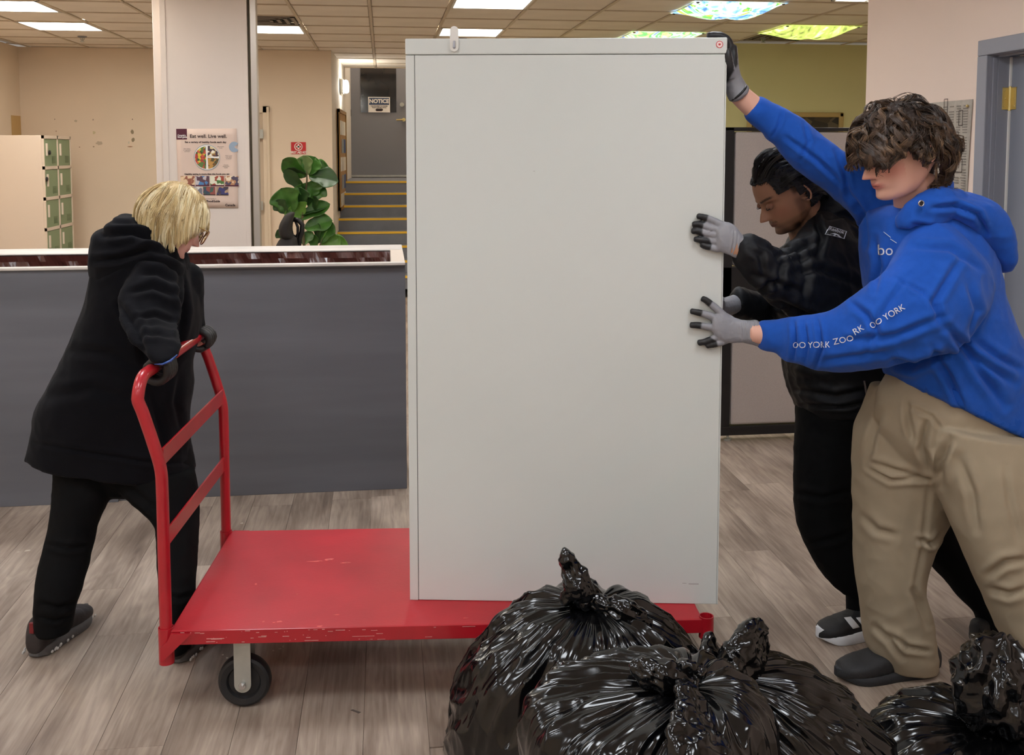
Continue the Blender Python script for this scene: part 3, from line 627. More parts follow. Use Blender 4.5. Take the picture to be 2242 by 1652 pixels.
# ---------------------------------------------------------------- door_3 and its frame in the near right wall
d3 = struct(MB().box((XR+.096, DY0+.03, .008), (XR+.138, DY1-.022, DZ-.02), bev=.003).build('door_3', mat('door_bluegrey', (126, 130, 142), .5)))
f = MB(); f.box((XR-.018, DY1-.012, 0), (XR+.0, DY1+.063, DZ-.0105), bev=.004); f.build('casing', M_frame, d3)
f = MB(); f.box((XR-.018, DY0-.063, DZ-.01), (XR+.0, DY1+.0625, DZ+.06), bev=.004); f.build('casing', M_frame, d3)
f = MB(); f.box((XR-.018, DY0-.063, 0), (XR+.0, DY0, DZ-.0105), bev=.004); f.build('casing', M_frame, d3)
f = MB(); f.box((XR-.004, DY1-.012, 0), (XR+.138, DY1, DZ), bev=.002); f.box((XR+.012, DY1-.018, 0), (XR+.034, DY1-.010, DZ-.02), bev=.002); f.box((XR+.034, DY1-.0195, 0), (XR+.138, DY1-.010, DZ-.012), bev=.001); f.build('jamb', M_frame, d3)
f = MB(); f.box((XR-.004, DY0, DZ-.012), (XR+.138, DY1, DZ), bev=.002); f.box((XR+.030, DY0, DZ-.020), (XR+.052, DY1-.03, DZ-.010)); f.build('jamb', M_frame, d3)
MB().box((XR+.088, DY1-.030, .01), (XR+.097, DY1-.020, DZ-.02)).build('light_gap', M_white, d3)
hp = PXp(2219, 215, XR+.09); hy = DY1-.026; HXX = .026
hz_ = hp[2]; hg = MB(); hg.box((XR+.058, DY1-.0225, hz_-.05), (XR+.096, DY1-.0195, hz_+.05), bev=.001); hg.box((XR+.0925, hy-.042, hz_-.05), (XR+.0965, hy+.0, hz_+.05), bev=.001); hg.tube([(XR+.092, hy, hz_-.055), (XR+.092, hy, hz_+.055)], .0065, 12)
for c_ in (-.035, 0, .035): hg.sphere((XR+.068+.006*(c_ == 0), DY1-.0225, hz_+c_), (.004, .0015, .004), 8); hg.sphere((XR+.0925, hy-.03, hz_+c_), (.0015, .004, .004), 8)
hg.build('hinge', M_brass, d3)
# newspaper pinned to the wall
A = PXp(2130, 217, XR-.004); B = PXp(2060, 222, XR-.004); zb = PXp(2118, 436, XR-.004)[2]
yA, yB = A[1], A[1]+.56
nw = thing('newspaper_sheet', 'grey newspaper page pinned to the pink wall beside the door frame', 'newspaper', (XR-.004, (yA+yB)/2, A[2]-.3))
N = 14; V = [(XR-.003-.004*abs(math.sin(i/N*5+j/N*3)), yA+(yB-yA)*i/N+.02*j/N, A[2]-(A[2]-zb)*j/N) for i in range(N+1) for j in range(N+1)]
F = [(i*(N+1)+j, (i+1)*(N+1)+j, (i+1)*(N+1)+j+1, i*(N+1)+j+1) for i in range(N) for j in range(N)]
o = from_np('sheet', V, F, mat('newsprint', (176, 168, 156), .9, var=(40, .1)), nw); sd = o.modifiers.new('s', 'SOLIDIFY'); sd.thickness = .001
b = MB()
for c in range(9):
    y = yA+.03+c*.058
    for r_ in range(44):
        z = A[2]-.03-r_*.0125
        if z < zb+.02 or random.random() < .12: continue
        b.box((XR-.0092, y, z), (XR-.0086, y+.046*random.uniform(.7, 1), z+.005))
b.build('print_lines', mat('news_ink', (128, 122, 114), .9), nw)['kind'] = 'stuff'
b = MB()
for (y, z, w_, h_) in ((.07, -.12, .03, .07), (.10, -.2, .05, .05), (.20, -.08, .03, .09), (.06, -.34, .05, .06), (.17, -.3, .04, .08), (.3, -.15, .04, .1), (.10, -.46, .09, .04)):
    for (a_, c_, e_, g_) in ((0, 0, w_, .003), (0, h_, w_, h_+.003), (0, 0, .003, h_), (w_, 0, w_+.003, h_)): b.box((XR-.0098, yA+y+a_, A[2]+z+c_), (XR-.009, yA+y+e_, A[2]+z+g_))
b.build('box_rules', M_ink, nw)
MB().sphere((XR-.012, yA+.03, A[2]-.03), .007, 10).build('push_pin', M_brass, nw)
# ================================================================ CART
ang = math.radians(-4.6); C0 = Vector((-.611, 2.861, 0)); MC = Matrix.Translation(C0) @ Matrix.Rotation(ang, 4, 'Z')
CL, CW, CZ = 1.525, .752, .26
cart = thing('platform_cart', 'red flatbed platform cart with a tubular push handle under the cabinet', 'cart', tuple(MC @ Vector((CL/2, CW/2, 0))), rz=0)
def cb(b, name, m, parent=cart, smooth=False):
    bmesh.ops.transform(b.bm, matrix=MC, verts=b.bm.verts); return b.build(name, m, parent, smooth)
cb(MB().box((.0, .0, CZ-.006), (CL, CW, CZ), bev=.002), 'deck', M_redpl)
b = MB(); b.box((0, -.002, CZ-.042), (CL, .004, CZ-.001), bev=.0015); b.box((0, CW-.004, CZ-.042), (CL, CW+.002, CZ-.001)); b.box((-.002, 0, CZ-.042), (.004, CW, CZ-.001)); b.box((CL-.004, 0, CZ-.042), (CL+.002, CW, CZ-.001)); b.box((0, 0, CZ-.042), (CL, .03, CZ-.038)); cb(b, 'skirt', M_red)
for k in range(3): cb(MB().box((.35+.4*k, .02, CZ-.036), (.39+.4*k, CW-.02, CZ-.006)), 'cross_member', M_red)
# paint chips on deck and skirt
b = MB()
for k in range(70):
    x = random.choice([random.uniform(.02, .6), random.uniform(.02, CL)]); z = random.choice([CZ-.039+random.random()*.006, CZ-.012+random.random()*.008, CZ-.03+random.random()*.01]); l = random.expovariate(1/.012)
    b.box((x, -.0032, z), (min(x+l, CL-.02), -.0018, z+random.uniform(.0006, .002)))
cb(b, 'paint_chips', M_chip)['kind'] = 'stuff'
b = MB()
for (px, py, w_, h_) in ((690, 1228, 45, 3), (720, 1224, 30, 5), (757, 1231, 26, 3), (612, 1360, 14, 4), (577, 1360, 6, 4), (560, 1278, 6, 5), (700, 1370, 16, 3), (600, 1362, 8, 2), (1020, 1352, 12, 2), (735, 1345, 18, 1.4), (650, 1300, 8, 1.5)):
    g = G(px, py, CZ+.0004); s = mpp(px, py, g[1]); n = 10
    pts = [(math.cos(k*.628)*w_*s/2*random.uniform(.6, 1.1), math.sin(k*.628)*h_*s*1.2*random.uniform(.6, 1.1)) for k in range(n)]
    b.prism(pts, .0005, Matrix.Translation(Vector((g[0], g[1], CZ))))
b.build('deck_scuffs', mat('scuff', (206, 92, 88), .6, var=(80, .3)), cart)['kind'] = 'stuff'
# corner sockets
def socket(x, y, z0, z1, name='corner_socket'):
    b = MB(); R, r = .0215, .0185; n = 28
    for (ra, rb, flip) in ((R, R, 0), (r, r, 1)):
        pass
    ro = [[b.bm.verts.new((x+math.cos(k*2*math.pi/n)*q, y+math.sin(k*2*math.pi/n)*q, z)) for k in range(n)] for q, z in ((R, z0), (R, z1), (r, z1), (r, z0+.02))]
    for i in range(3):
        for k in range(n): b.bm.faces.new((ro[i][k], ro[i][(k+1) % n], ro[i+1][(k+1) % n], ro[i+1][k]))
    b.bm.faces.new(ro[0]); b.bm.faces.new(ro[3])
    return smooth_angle(cb(b, name, M_red))
zb = P(360, 1455, 2.86)[2]
socket(-.018, .012, zb, CZ+.006); socket(-.018, CW-.012, zb, CZ+.006); socket(CL+.016, .012, CZ-.06, CZ+.004); socket(CL+.016, CW-.012, CZ-.06, CZ+.004)
for y in (-.016, CW+.008):
    b = MB(); b.prism([(.003, -.003), (.059, -.004), (.043, -.02), (-.018, -.080), (-.027, -.085), (-.027, -.042), (-.008, -.026)], .006, Matrix.Translation((0, y+.006, CZ)) @ Matrix.Rotation(math.pi/2, 4, 'X')); cb(b, 'gusset', M_red)
# handle : outer tube
r = .0172
def hpath():
    z1, dz = .745, .175; x0 = -.018; xm, zm = -.078, z1+dz; zt = zm+.055; xt = -.066; yA, yB_ = .012, CW-.012
    side = [(x0, CZ-.03), (x0, .45), (x0, z1-.05), (x0-.004, z1-.01), (x0-.018, z1+.045), (xm+.012, zm-.03), (xm, zm+.004)]
    pts = [Vector((x, yA, z)) for x, z in side]
    for k in range(1, 7):
        a = math.pi/2*k/6; R = .062; pts.append(Vector((xm+.004*k/6, yA+R*(1-math.cos(a)), zm+.004+R*math.sin(a))))
    q = [Vector((p.x, yA+yB_-p.y, p.z)) for p in pts][::-1]
    return pts+q
cen = np.array(hpath()); dd = catmull(cen, 260)
smooth_angle(cb(MB().tube([Vector(p) for p in dd], r, 24), 'handle', M_red), 60)
for zz in (P(370, 1003, 2.86)[2], P(372, 1187, 2.86)[2]):
    cb(MB().box((-.021, .022, zz-.028), (-.014, CW-.022, zz+.022), bev=.0015), 'handle_crossbar', M_red)
# casters
def caster(x, y, swivel=False):
    g = MB(); wr = .0765
    b = MB(); n = 48
    prof = [(.0, .022), (.018, .022), (.02, .012), (.045, .010), (.050, .018), (.058, .020), (.066, .021), (.073, .016), (wr, .008), (wr, -.008), (.073, -.016), (.066, -.021), (.058, -.020), (.050, -.018), (.045, -.010), (.02, -.012), (.018, -.022), (0, -.022)]
    rings = [[b.bm.verts.new((x+math.cos(k*2*math.pi/n)*q, y+h, wr+math.sin(k*2*math.pi/n)*q)) for k in range(n)] if q > 0 else None for q, h in prof]
    for i in range(1, len(prof)-2):
        for k in range(n): b.bm.faces.new((rings[i][k], rings[i][(k+1) % n], rings[i+1][(k+1) % n], rings[i+1][k]))
    b.bm.faces.new(rings[1]); b.bm.faces.new(rings[-2])
    wobj = smooth_angle(cb(b, 'wheel', M_rubber), 30)
    f = MB(); top = CZ-.042
    for s_ in (-1, 1):
        pts = [(-.024, top)]+[(-.024, wr)]+[(-.024*math.cos(a), wr-.024*math.sin(a)) for a in np.linspace(.2, math.pi-.2, 10)]+[(.024, wr), (.024, top)]
        f.prism([(p[0], p[1]) for p in pts], .004, Matrix.Translation((x, y+s_*.030+.002, 0)) @ Matrix.Rotation(math.pi/2, 4, 'X'))
    f.box((x-.045, y-.05, top-.004), (x+.045, y+.05, top)); fk = cb(f, 'fork', M_zinc)
    h = MB(); h.tube([(x, y-.034, wr), (x, y-.041, wr)], .0105, 6); h.tube([(x, y-.041, wr), (x, y-.047, wr)], .006, 12); cb(h, 'axle_bolt', mat('bolt', (200, 200, 200), .25, metal=1), fk)
for x in (.19, CL-.24):
    for y in (.065, CW-.07): caster(x, y)
# ================================================================ CABINET
cang = math.radians(-9.2); K0 = Vector((.068, 2.972, CZ)); MK = Matrix.Translation(K0) @ Matrix.Rotation(cang, 4, 'Z')
KW, KD, KH = .93, .455, 1.685
cabt = thing('cabinet', 'large light grey metal cabinet standing on the red cart', 'cabinet', tuple(MK @ Vector((KW/2, KD/2, 0))))
def kb(b, name, m, parent=cabt):
    bmesh.ops.transform(b.bm, matrix=MK, verts=b.bm.verts); return b.build(name, m, parent)
tr = .046
kb(MB().box((.002, .003, .0), (KW-.002, KD, KH-tr-.002), bev=.002), 'body', M_seam)
kb(MB().box((0, 0, .0), (.0255, KD, KH-tr-.0018), bev=.0012), 'side_panel', M_cab)
kb(MB().box((KW-.004, .0, .0), (KW, KD, KH-tr-.0018), bev=.0012), 'side_panel', M_cab)
kb(MB().box((.0272, 0, .001), (KW-.0045, .006, KH-tr-.0018), bev=.0012), 'back_panel', M_cab)
kb(MB().box((-.0005, -.0015, KH-tr), (KW+.0005, KD+.001, KH), bev=.003), 'top_cap', M_cab)
# faint pressed line at right
kb(MB().box((KW-.068, -.0004, .002), (KW-.064, .0005, KH-tr-.004)), 'pressed_line', M_cab)
b = MB()
for (u, v, w_, h_) in ((.905*KW, .062, .03, .0018), (.885*KW, .064, .012, .001), (.4*KW, 1.3, .006, .001)): b.box((u, -.0006, v), (u+w_, 0.0002, v+h_))
kb(b, 'scuff_mark', mat('scuff_grey', (150, 146, 144), .6))
# red round sticker
def disc_np(r, n=32): return [(math.cos(k*2*math.pi/n)*r, math.sin(k*2*math.pi/n)*r) for k in range(n)]
F0 = MK @ facing((KW-.022, -.0022, KH-.020), (1, 0, 0), (0, 0, 1))
st_ = MB().prism(disc_np(.0102), .0004, F0).build('sticker', mat('sticker_red', (205, 60, 70), .5), cabt)
MB().prism(disc_np(.0082), .0004, F0 @ Matrix.Translation((0, 0, .0003))).build('sticker_face', mat('sticker_pink', (240, 214, 208), .5), st_)
MB().prism([(x*.0042, y*.0042) for x, y in ((0, 1), (.3, .5), (.9, .6), (.7, 0), (.9, -.3), (.2, -.6), (0, -1), (-.2, -.6), (-.9, -.3), (-.7, 0), (-.9, .6), (-.3, .5))], .0004, F0 @ Matrix.Translation((0, 0, .0007))).build('leaf_mark', mat('sticker_red2', (190, 40, 50), .5), st_)
# white plastic hook clipped over the top
hx = .143
hk = thing('plastic_hook', 'small white plastic hook clipped over the cabinet top edge', 'hook', tuple(MK @ Vector((hx, -.004, KH))))
w_ = .0125
pts = [(-w_, -.026), (-w_, .022)]+[(-w_*math.cos(a), .022+w_*math.sin(a)) for a in np.linspace(.2, math.pi-.2, 8)]+[(w_, .022), (w_, -.026)]+[(w_*math.cos(a), -.026-w_*math.sin(a)) for a in np.linspace(.2, math.pi-.2, 8)]
b = MB(); b.prism(pts, .006, facing((hx, -.0032, KH), (1, 0, 0), (0, 0, 1))); kb(b, 'body', M_white, hk)
b = MB(); b.tube([(hx, -.009, KH-.027), (hx, -.014, KH-.026), (hx+.0005, -.013, KH-.008)], [.004, .0036, .003], 10); kb(b, 'hook_tongue', mat('hook_grey', (170, 172, 182), .3), hk)
b = MB(); b.box((hx-.01, -.004, KH+.001), (hx+.01, .02, KH+.004)); kb(b, 'clip', M_white, hk)
# ================================================================ FIG PLANT
PYY = 9.6
plant = thing('fiddle_leaf_fig', 'fiddle leaf fig with big glossy green leaves below the first aid sign', 'plant', tuple(P(672, 540, PYY)*np.array([1, 1, 0])))
stem = [P(668, 700, PYY), P(668, 620, PYY), P(666, 540, PYY), P(662, 480, PYY), P(668, 430, PYY), P(672, 395, PYY), P(672, 372, PYY)]
MB().tube([Vector(p) for p in stem], [.016, .015, .014, .012, .010, .008, .005], 10).build('stem', mat('fig_stem', (92, 84, 58), .8), plant, True)
def leaf(base, tip, wid, tilt, m=None, cup=.25, dy=.0, droop=.12):
    B = Vector(P(*base, PYY)); T = Vector(P(*tip, PYY+dy)); L = (T-B); ln = L.length; X = L.normalized(); Yv = Vector((0, 1, 0)); Sd = X.cross(Yv).normalized()
    Wd = (Sd*math.cos(tilt)+Yv*math.sin(tilt)).normalized(); Nn = X.cross(Wd); W = wid*mpp(base[0], base[1], PYY)/2
    Ns, Nw = 18, 12; V = []
    for i in range(Ns+1):
        t = i/Ns; prof = (math.sin(math.pi*min(1, t**.85))**.62)*(.72+.42*sm(t, .25, .75)-.10*math.exp(-((t-.42)/.14)**2)) if 0 < t < 1 else .0
        for j in range(Nw+1):
            v = -1+2*j/Nw; ripple = .035*math.sin(t*22+2*v)*abs(v)**2
            vein = -.012*abs(math.sin(t*16-abs(v)*4))*(1 if abs(v) > .08 else 0)
            V.append(B+X*(ln*t)+Wd*(v*W*prof)+Nn*(W*(cup*v*v*prof+ripple+vein-.05*math.exp(-(v/.1)**2)))-Vector((0, 0, ln*droop*t*t))+Vector((0, 0, ln*droop*t)))
    F = [(i*(Nw+1)+j, (i+1)*(Nw+1)+j, (i+1)*(Nw+1)+j+1, i*(Nw+1)+j+1) for i in range(Ns) for j in range(Nw)]
    o = from_np('leaf', V, F, m or M_leaf, plant); s_ = o.modifiers.new('s', 'SOLIDIFY'); s_.thickness = .002; return o
M_leaf2 = mat('fig_leaf_bright', (92, 140, 48), .35, var=(12, .2))
M_leaf3 = mat('fig_leaf_dark', (40, 74, 32), .4, var=(12, .25))
for a in (((672, 384), (664, 340), 44, .5, M_leafb), ((672, 382), (690, 343), 50, .3, M_leaf), ((668, 386), (618, 350), 46, .5, M_leaf), ((672, 384), (625, 372), 38, .9, M_leaf3), ((668, 420), (622, 371), 30, .4, M_leaf3), ((676, 382), (724, 374), 50, .35, M_leaf), ((676, 384), (741, 398), 46, .5, M_leaf3, .25, -.1),
          ((680, 432), (676, 398), 60, .1, M_leaf), ((682, 434), (708, 404), 46, .3, M_leaf), ((640, 466), (615, 412), 64, .2, M_leaf), ((660, 460), (650, 410), 52, .4, M_leaf3), ((628, 466), (604, 438), 34, .4, M_leaf3), ((660, 476), (642, 446), 52, .2, M_leaf2), ((688, 462), (684, 428), 40, .7, M_leaf3),
          ((652, 480), (723, 446), 34, .4, M_leaf), ((658, 470), (716, 452), 26, 1.0, M_leaf3), ((667, 500), (728, 482), 40, .4, M_leaf), ((662, 535), (685, 508), 24, .4, M_leaf), ((626, 520), (606, 504), 26, .3, M_leaf3),
          ((700, 532), (728, 486), 40, .4, M_leaf), ((696, 534), (697, 488), 20, .7, M_leaf3), ((704, 545), (742, 518), 46, .2, M_leaf2), ((712, 548), (764, 538), 50, .3, M_leaf2), ((690, 548), (684, 512), 24, .3, M_leaf)): leaf(a[0], a[1], a[2]*1.15, *a[3:])
pot = MB(); c = P(672, 540, PYY); bmesh.ops.create_cone(pot.bm, segments=32, radius1=.13, radius2=.17, depth=.32, cap_ends=True, matrix=Matrix.Translation((c[0], PYY, .16))); pot.build('pot', mat('pot', (150, 146, 140), .7), plant)
# second small stem for the low right leaves
MB().tube([Vector(P(672, 700, PYY)), Vector(P(690, 600, PYY)), Vector(P(700, 540, PYY)), Vector(P(706, 520, PYY))], [.012, .01, .008, .005], 8).build('stem', MATS['fig_stem'], plant, True)
# ================================================================ OFFICE CHAIR
OY = 8.9
oc = thing('office_chair', 'black office chair whose headrest shows in front of the fig plant', 'chair', tuple(P(640, 540, OY)*np.array([1, 1, 0])))
M_mesh = mat('black_mesh', (36, 33, 34), .75, bump=(500, .4)); M_pl = mat('chair_plastic', (28, 28, 30), .4)
V, F = pairs([(622, 473, 645, 467, OY, .10), (613, 490, 642, 482, OY, .14), (611, 505, 640, 500, OY, .15), (616, 519, 643, 515, OY, .14), (630, 526, 646, 523, OY, .10)], n=36, p=2.6); from_np('headrest', V, F, M_mesh, oc)
V, F = pairs([(600, 550, 655, 548, OY, .18), (606, 535, 652, 533, OY, .17), (614, 522, 650, 520, OY, .12), (622, 518, 646, 517, OY, .08)], n=36, p=3); from_np('backrest', V, F, M_mesh, oc)
pr_ = lambda L_: [Vector(P(x, y, OY+.02)) for x, y in L_]
MB().tube(pr_([(643, 480), (655, 483), (662, 492), (661, 508), (656, 522), (654, 540)]), .022, 12).build('headrest_bracket', M_pl, oc, True)
MB().tube(pr_([(647, 484), (652, 497), (652, 512), (645, 523)]), .012, 10).build('headrest_bracket', M_pl, oc, True)
V, F = pairs([(596, 720, 655, 720, OY, .22), (596, 640, 655, 640, OY, .22), (600, 555, 655, 553, OY, .2)], n=36, p=3); from_np('lower_back', V, F, M_mesh, oc)
c = P(660, 740, OY); V, F = loft_np(np.array([[c[0]-.2, OY-.0, .47], [c[0]+.24, OY, .47]]), np.array([[0, .24, 0]]*2), np.array([[0, 0, .05]]*2), 36, 4); from_np('seat', V, F, M_mesh, oc)
MB().tube([(c[0], OY, .06), (c[0], OY, .44)], .03, 12).build('gas_lift', M_pl, oc)
for k in range(5):
    a = k*2*math.pi/5; e = (c[0]+.29*math.cos(a), OY+.29*math.sin(a), .07); g = MB().tube([(c[0], OY, .1), e], [.03, .016], 10).build('foot', M_pl, oc); MB().tube([(e[0]-.02, e[1], .028), (e[0]+.02, e[1], .028)], .028, 14).build('castor', M_pl, g)
# ================================================================ RUBBISH BAGS
def bag_mat():
    m = mat('black_bag_plastic', (5, 5, 6), .17, spec=.42, coat=.2, coat_rough=.04); nt = m.node_tree; L = nt.links.new; b = nt.nodes['Principled BSDF']
    tc = nt.nodes.new('ShaderNodeTexCoord'); n = nt.nodes.new('ShaderNodeTexNoise'); n.inputs['Scale'].default_value = 9; n.inputs['Detail'].default_value = 5; n.inputs['Distortion'].default_value = .8; n.noise_type = 'RIDGED_MULTIFRACTAL'
    mp = nt.nodes.new('ShaderNodeMapping'); L(tc.outputs['Object'], mp.inputs[0]); L(mp.outputs[0], n.inputs['Vector'])
    bp = nt.nodes.new('ShaderNodeBump'); bp.inputs['Strength'].default_value = .22; bp.inputs['Distance'].default_value = .006; L(n.outputs[0], bp.inputs['Height']); L(bp.outputs[0], b.inputs['Normal']); L(bp.outputs[0], b.inputs['Coat Normal']); return m
M_bag = bag_mat()
def bag(label, knot, ring, depth_c, seed, npl=26, crump=.022, boxy=2.6, tails=(), pl=.02):
    """knot=(px,py,Y) ; ring = list of (z, cx, cy, rx, ry): body sections from just under the knot down to the floor"""
    kx = Vector(P(*knot)); R = [(kx.z-.012, kx.x, kx.y, .016, .016)]+ring
    R = np.array(R, float); n, m = 420, 190
    K = np.column_stack([R[:, 1], R[:, 2], R[:, 0], R[:, 3], R[:, 4]]); Q = catmull(K, m); Q[:, 3:] = np.maximum(Q[:, 3:], .012)
    th = np.linspace(0, 2*math.pi, n, endpoint=False); p = np.linspace(2.0, boxy, m)[:, None]
    ct, st = np.cos(th)[None], np.sin(th)[None]; cx = np.sign(ct)*np.abs(ct)**(2/p); sy = np.sign(st)*np.abs(st)**(2/p)
    u = np.linspace(0, 1, m)[:, None]+0*th[None]
    X = Q[:, 0:1]+Q[:, 3:4]*cx; Yy = Q[:, 1:2]+Q[:, 4:5]*sy; Z = Q[:, 2:3]+0*cx
    V = np.stack([X, Yy, Z], -1); C = np.stack([Q[:, 0:1]+0*cx, Q[:, 1:2]+0*cx, Q[:, 2:3]-.25*Q[:, 3:4]+0*cx], -1)
    Nn = V-C; Nn[..., 2] += .3*np.linalg.norm(Nn[..., :2], axis=-1)*(1-u)*2; Nn /= np.linalg.norm(Nn, axis=-1)[..., None]+1e-9
    wob = noise(np.stack([th*0+seed, np.cos(th)*1.5, np.sin(th)*1.5], -1)); rad = Q[:, 3:4]
    q = np.stack([np.cos(th)[None]*npl/6.3+0*u, np.sin(th)[None]*npl/6.3+0*u, u*2.2+seed], -1)
    pleat = ridge(q+.45*noise(V*4+seed)[..., None], 1)+.25*ridge(q*2.3+.3, 1)
    fade = np.exp(-(u/.42)**2)
    am = pl*np.clip(rad/.10, .12, 1)
    D = am*pleat*fade
    wv = V+.05*np.stack([noise(V*4+seed+k*9) for k in range(3)], -1); cr = ridge(wv*5.0+seed, 2)*crump*(1-.7*fade)+ridge(wv*2.3+seed*2, 1)*crump*1.1*(1-fade)
    cr2 = ridge(wv*np.array([15, 15, 11])+seed, 1)*crump*.20
    D = D+(cr+cr2)*np.clip(rad/.12, .15, 1)
    V = V+Nn*D[..., None]; V[..., 2] = np.maximum(V[..., 2], .002)
    idx = np.arange(m*n).reshape(m, n); F = np.stack([idx[:-1], np.roll(idx[:-1], -1, 1), np.roll(idx[1:], -1, 1), idx[1:]], -1).reshape(-1, 4).tolist(); F.append(idx[0][::-1].tolist()); F.append(idx[-1].tolist())
    t = thing('rubbish_bag', label, 'bag', (R[-1, 1], R[-1, 2], 0), 'tied black rubbish bags')
    from_np('bag_body', V.reshape(-1, 3), F, M_bag, t)
    # knot
    parts = []
    for k in range(5):
        c = np.array(kx)+RNG.normal(size=3)*.012; ax = RNG.normal(size=3); ax /= np.linalg.norm(ax); o1 = np.cross(ax, [0, .3, 1]); o1 /= np.linalg.norm(o1); o2 = np.cross(ax, o1); r0 = .022
        tt = np.linspace(0, 5.2, 14); parts.append(chain([(c+o1*math.cos(a)*r0+o2*math.sin(a)*r0*.8, .013) for a in tt], 12))
    me = remesh(parts, .0035, 1); wrinkle(me, 45, .004, seed=seed); link('knot', me, M_bag, t, True)
    for rows in tails:
        C, A, B = [], [], []
        for (px_, py_, Y_, wpx, th_) in rows: C.append(P(px_, py_, Y_)); 
        C = np.array(C)
        for i, (px_, py_, Y_, wpx, th_) in enumerate(rows):
            tn = C[min(i+1, len(C)-1)]-C[max(i-1, 0)]; sdv = np.cross(tn, [0, 1, 0]); sdv /= np.linalg.norm(sdv); A.append(sdv*wpx/2*mpp(px_, py_, Y_)); B.append([0, th_, 0])
        V, F = loft_np(C, np.array(A), np.array(B), 72, 1.7, step=.003); q = V*np.array([1, 1, 1.0])
        cen = V.copy(); me = bpy.data.meshes.new('tail'); me.from_pydata(V.tolist(), [], F); me.update()
        bm = bmesh.new(); bm.from_mesh(me); bmesh.ops.recalc_face_normals(bm, faces=bm.faces); bm.to_mesh(me); bm.free()
        # lengthwise pleats
        Vv, Nv = vget(me); d0 = C[-1]-C[0]; d0 /= np.linalg.norm(d0); s_ = Vv@np.cross(d0, [0, 1, 0]); l_ = Vv@d0
        tk = float(np.clip(np.mean([r[4] for r in rows])/.02, 1, 3)); D = ridge(np.stack([s_*55/tk**.6, l_*9+seed, Vv[:, 1]*30/tk], -1), 2)*.006*tk+ridge(Vv*24/tk**.5+seed, 2)*.005*tk
        vset(me, Vv+Nv*D[:, None]); link('tied_tail', me, M_bag, t, True)
    return t
def sec(xl, xr, y, Y, ry, dx=0):
    l = P(xl, y, Y); r_ = P(xr, y, Y); return (float(l[2]), float((l[0]+r_[0])/2), Y, float((r_[0]-l[0])/2), ry)
Y1 = 2.44
bag('large black rubbish bag with an upright knotted ear in front of the cabinet', (1293, 1318, Y1), [sec(1245, 1345, 1334, Y1, .06), sec(1150, 1420, 1362, Y1, .16), sec(1068, 1485, 1425, Y1, .21), sec(1018, 1530, 1510, Y1, .235), sec(1004, 1545, 1570, Y1, .24), sec(1000, 1550, 1700, Y1, .24), (.12, P(1270, 1650, Y1)[0], Y1, .29, .24), (.02, P(1270, 1650, Y1)[0], Y1, .27, .22)], .3, 3.3,
    tails=[[(1296, 1316, Y1, 44, .016), (1275, 1300, Y1-.01, 60, .022), (1256, 1262, Y1-.01, 46, .018), (1243, 1232, Y1, 26, .012), (1237, 1212, Y1, 10, .006)], [(1246, 1312, Y1-.01, 34, .014), (1262, 1290, Y1-.02, 56, .02), (1285, 1300, Y1-.02, 40, .018)],
           [(1296, 1322, Y1-.02, 30, .014), (1345, 1335, Y1-.05, 46, .02), (1390, 1350, Y1-.06, 40, .016), (1425, 1395, Y1-.08, 22, .01)]], crump=.02)
Y3 = 2.16
bag('black rubbish bag with wide radiating pleats at the right of the front pile', (1585, 1478, Y3+.02), [sec(1540, 1640, 1488, Y3+.03, .05), sec(1480, 1720, 1500, Y3+.04, .13), sec(1460, 1810, 1540, Y3+.05, .19), sec(1480, 1880, 1590, Y3+.05, .22), sec(1500, 1905, 1650, Y3+.05, .22), sec(1510, 1915, 1750, Y3+.05, .22), (.12, P(1710, 1650, Y3)[0], Y3+.05, .21, .21), (.02, P(1710, 1650, Y3)[0], Y3+.05, .19, .19)], .3, 9.1, npl=34, crump=.02,
    tails=[[(1585, 1484, Y3, 40, .02), (1610, 1455, Y3+.02, 90, .03), (1650, 1425, Y3+.05, 130, .03), (1668, 1410, Y3+.08, 90, .012)], [(1580, 1484, Y3, 40, .02), (1570, 1450, Y3+.04, 70, .03), (1560, 1420, Y3+.1, 60, .02)]])
Y2 = 1.90
bag('foremost black rubbish bag with a drooping flap in the middle of the pile', (1500, 1492, Y2), [sec(1460, 1545, 1504, Y2, .05), sec(1330, 1600, 1520, Y2, .13), sec(1215, 1640, 1556, Y2, .18), sec(1172, 1662, 1600, Y2, .2), sec(1165, 1668, 1680, Y2, .2), sec(1170, 1670, 1800, Y2, .2), (.12, P(1415, 1650, Y2)[0], Y2, .21, .2), (.02, P(1415, 1650, Y2)[0], Y2, .19, .18)], .3, 14.7, crump=.018,
    tails=[[(1500, 1496, Y2-.02, 46, .02), (1460, 1484, Y2-.02, 56, .02), (1415, 1472, Y2-.01, 44, .014), (1390, 1458, Y2, 16, .006)],
           [(1505, 1500, Y2-.06, 50, .02), (1520, 1560, Y2-.13, 90, .02), (1530, 1620, Y2-.20, 130, .02), (1540, 1690, Y2-.24, 150, .02)]])
Y4 = 2.15
bag('black rubbish bag at the bottom right corner with a crumpled upright top', (2185, 1585, Y4), [sec(2140, 2240, 1600, Y4, .05), sec(2050, 2330, 1606, Y4, .15), sec(1975, 2400, 1640, Y4, .23), sec(1945, 2420, 1690, Y4, .26), sec(1935, 2430, 1780, Y4, .27), (.12, P(2185, 1650, Y4)[0], Y4, .27, .27), (.02, P(2185, 1650, Y4)[0], Y4, .25, .25)], .3, 21.3, crump=.02,
    tails=[[(2185, 1590, Y4, 50, .03), (2180, 1555, Y4, 110, .06), (2176, 1510, Y4, 140, .07), (2180, 1460, Y4, 130, .06), (2190, 1425, Y4, 90, .03)], [(2185, 1590, Y4-.02, 40, .02), (2215, 1560, Y4-.04, 60, .03), (2240, 1545, Y4-.05, 60, .02)]])
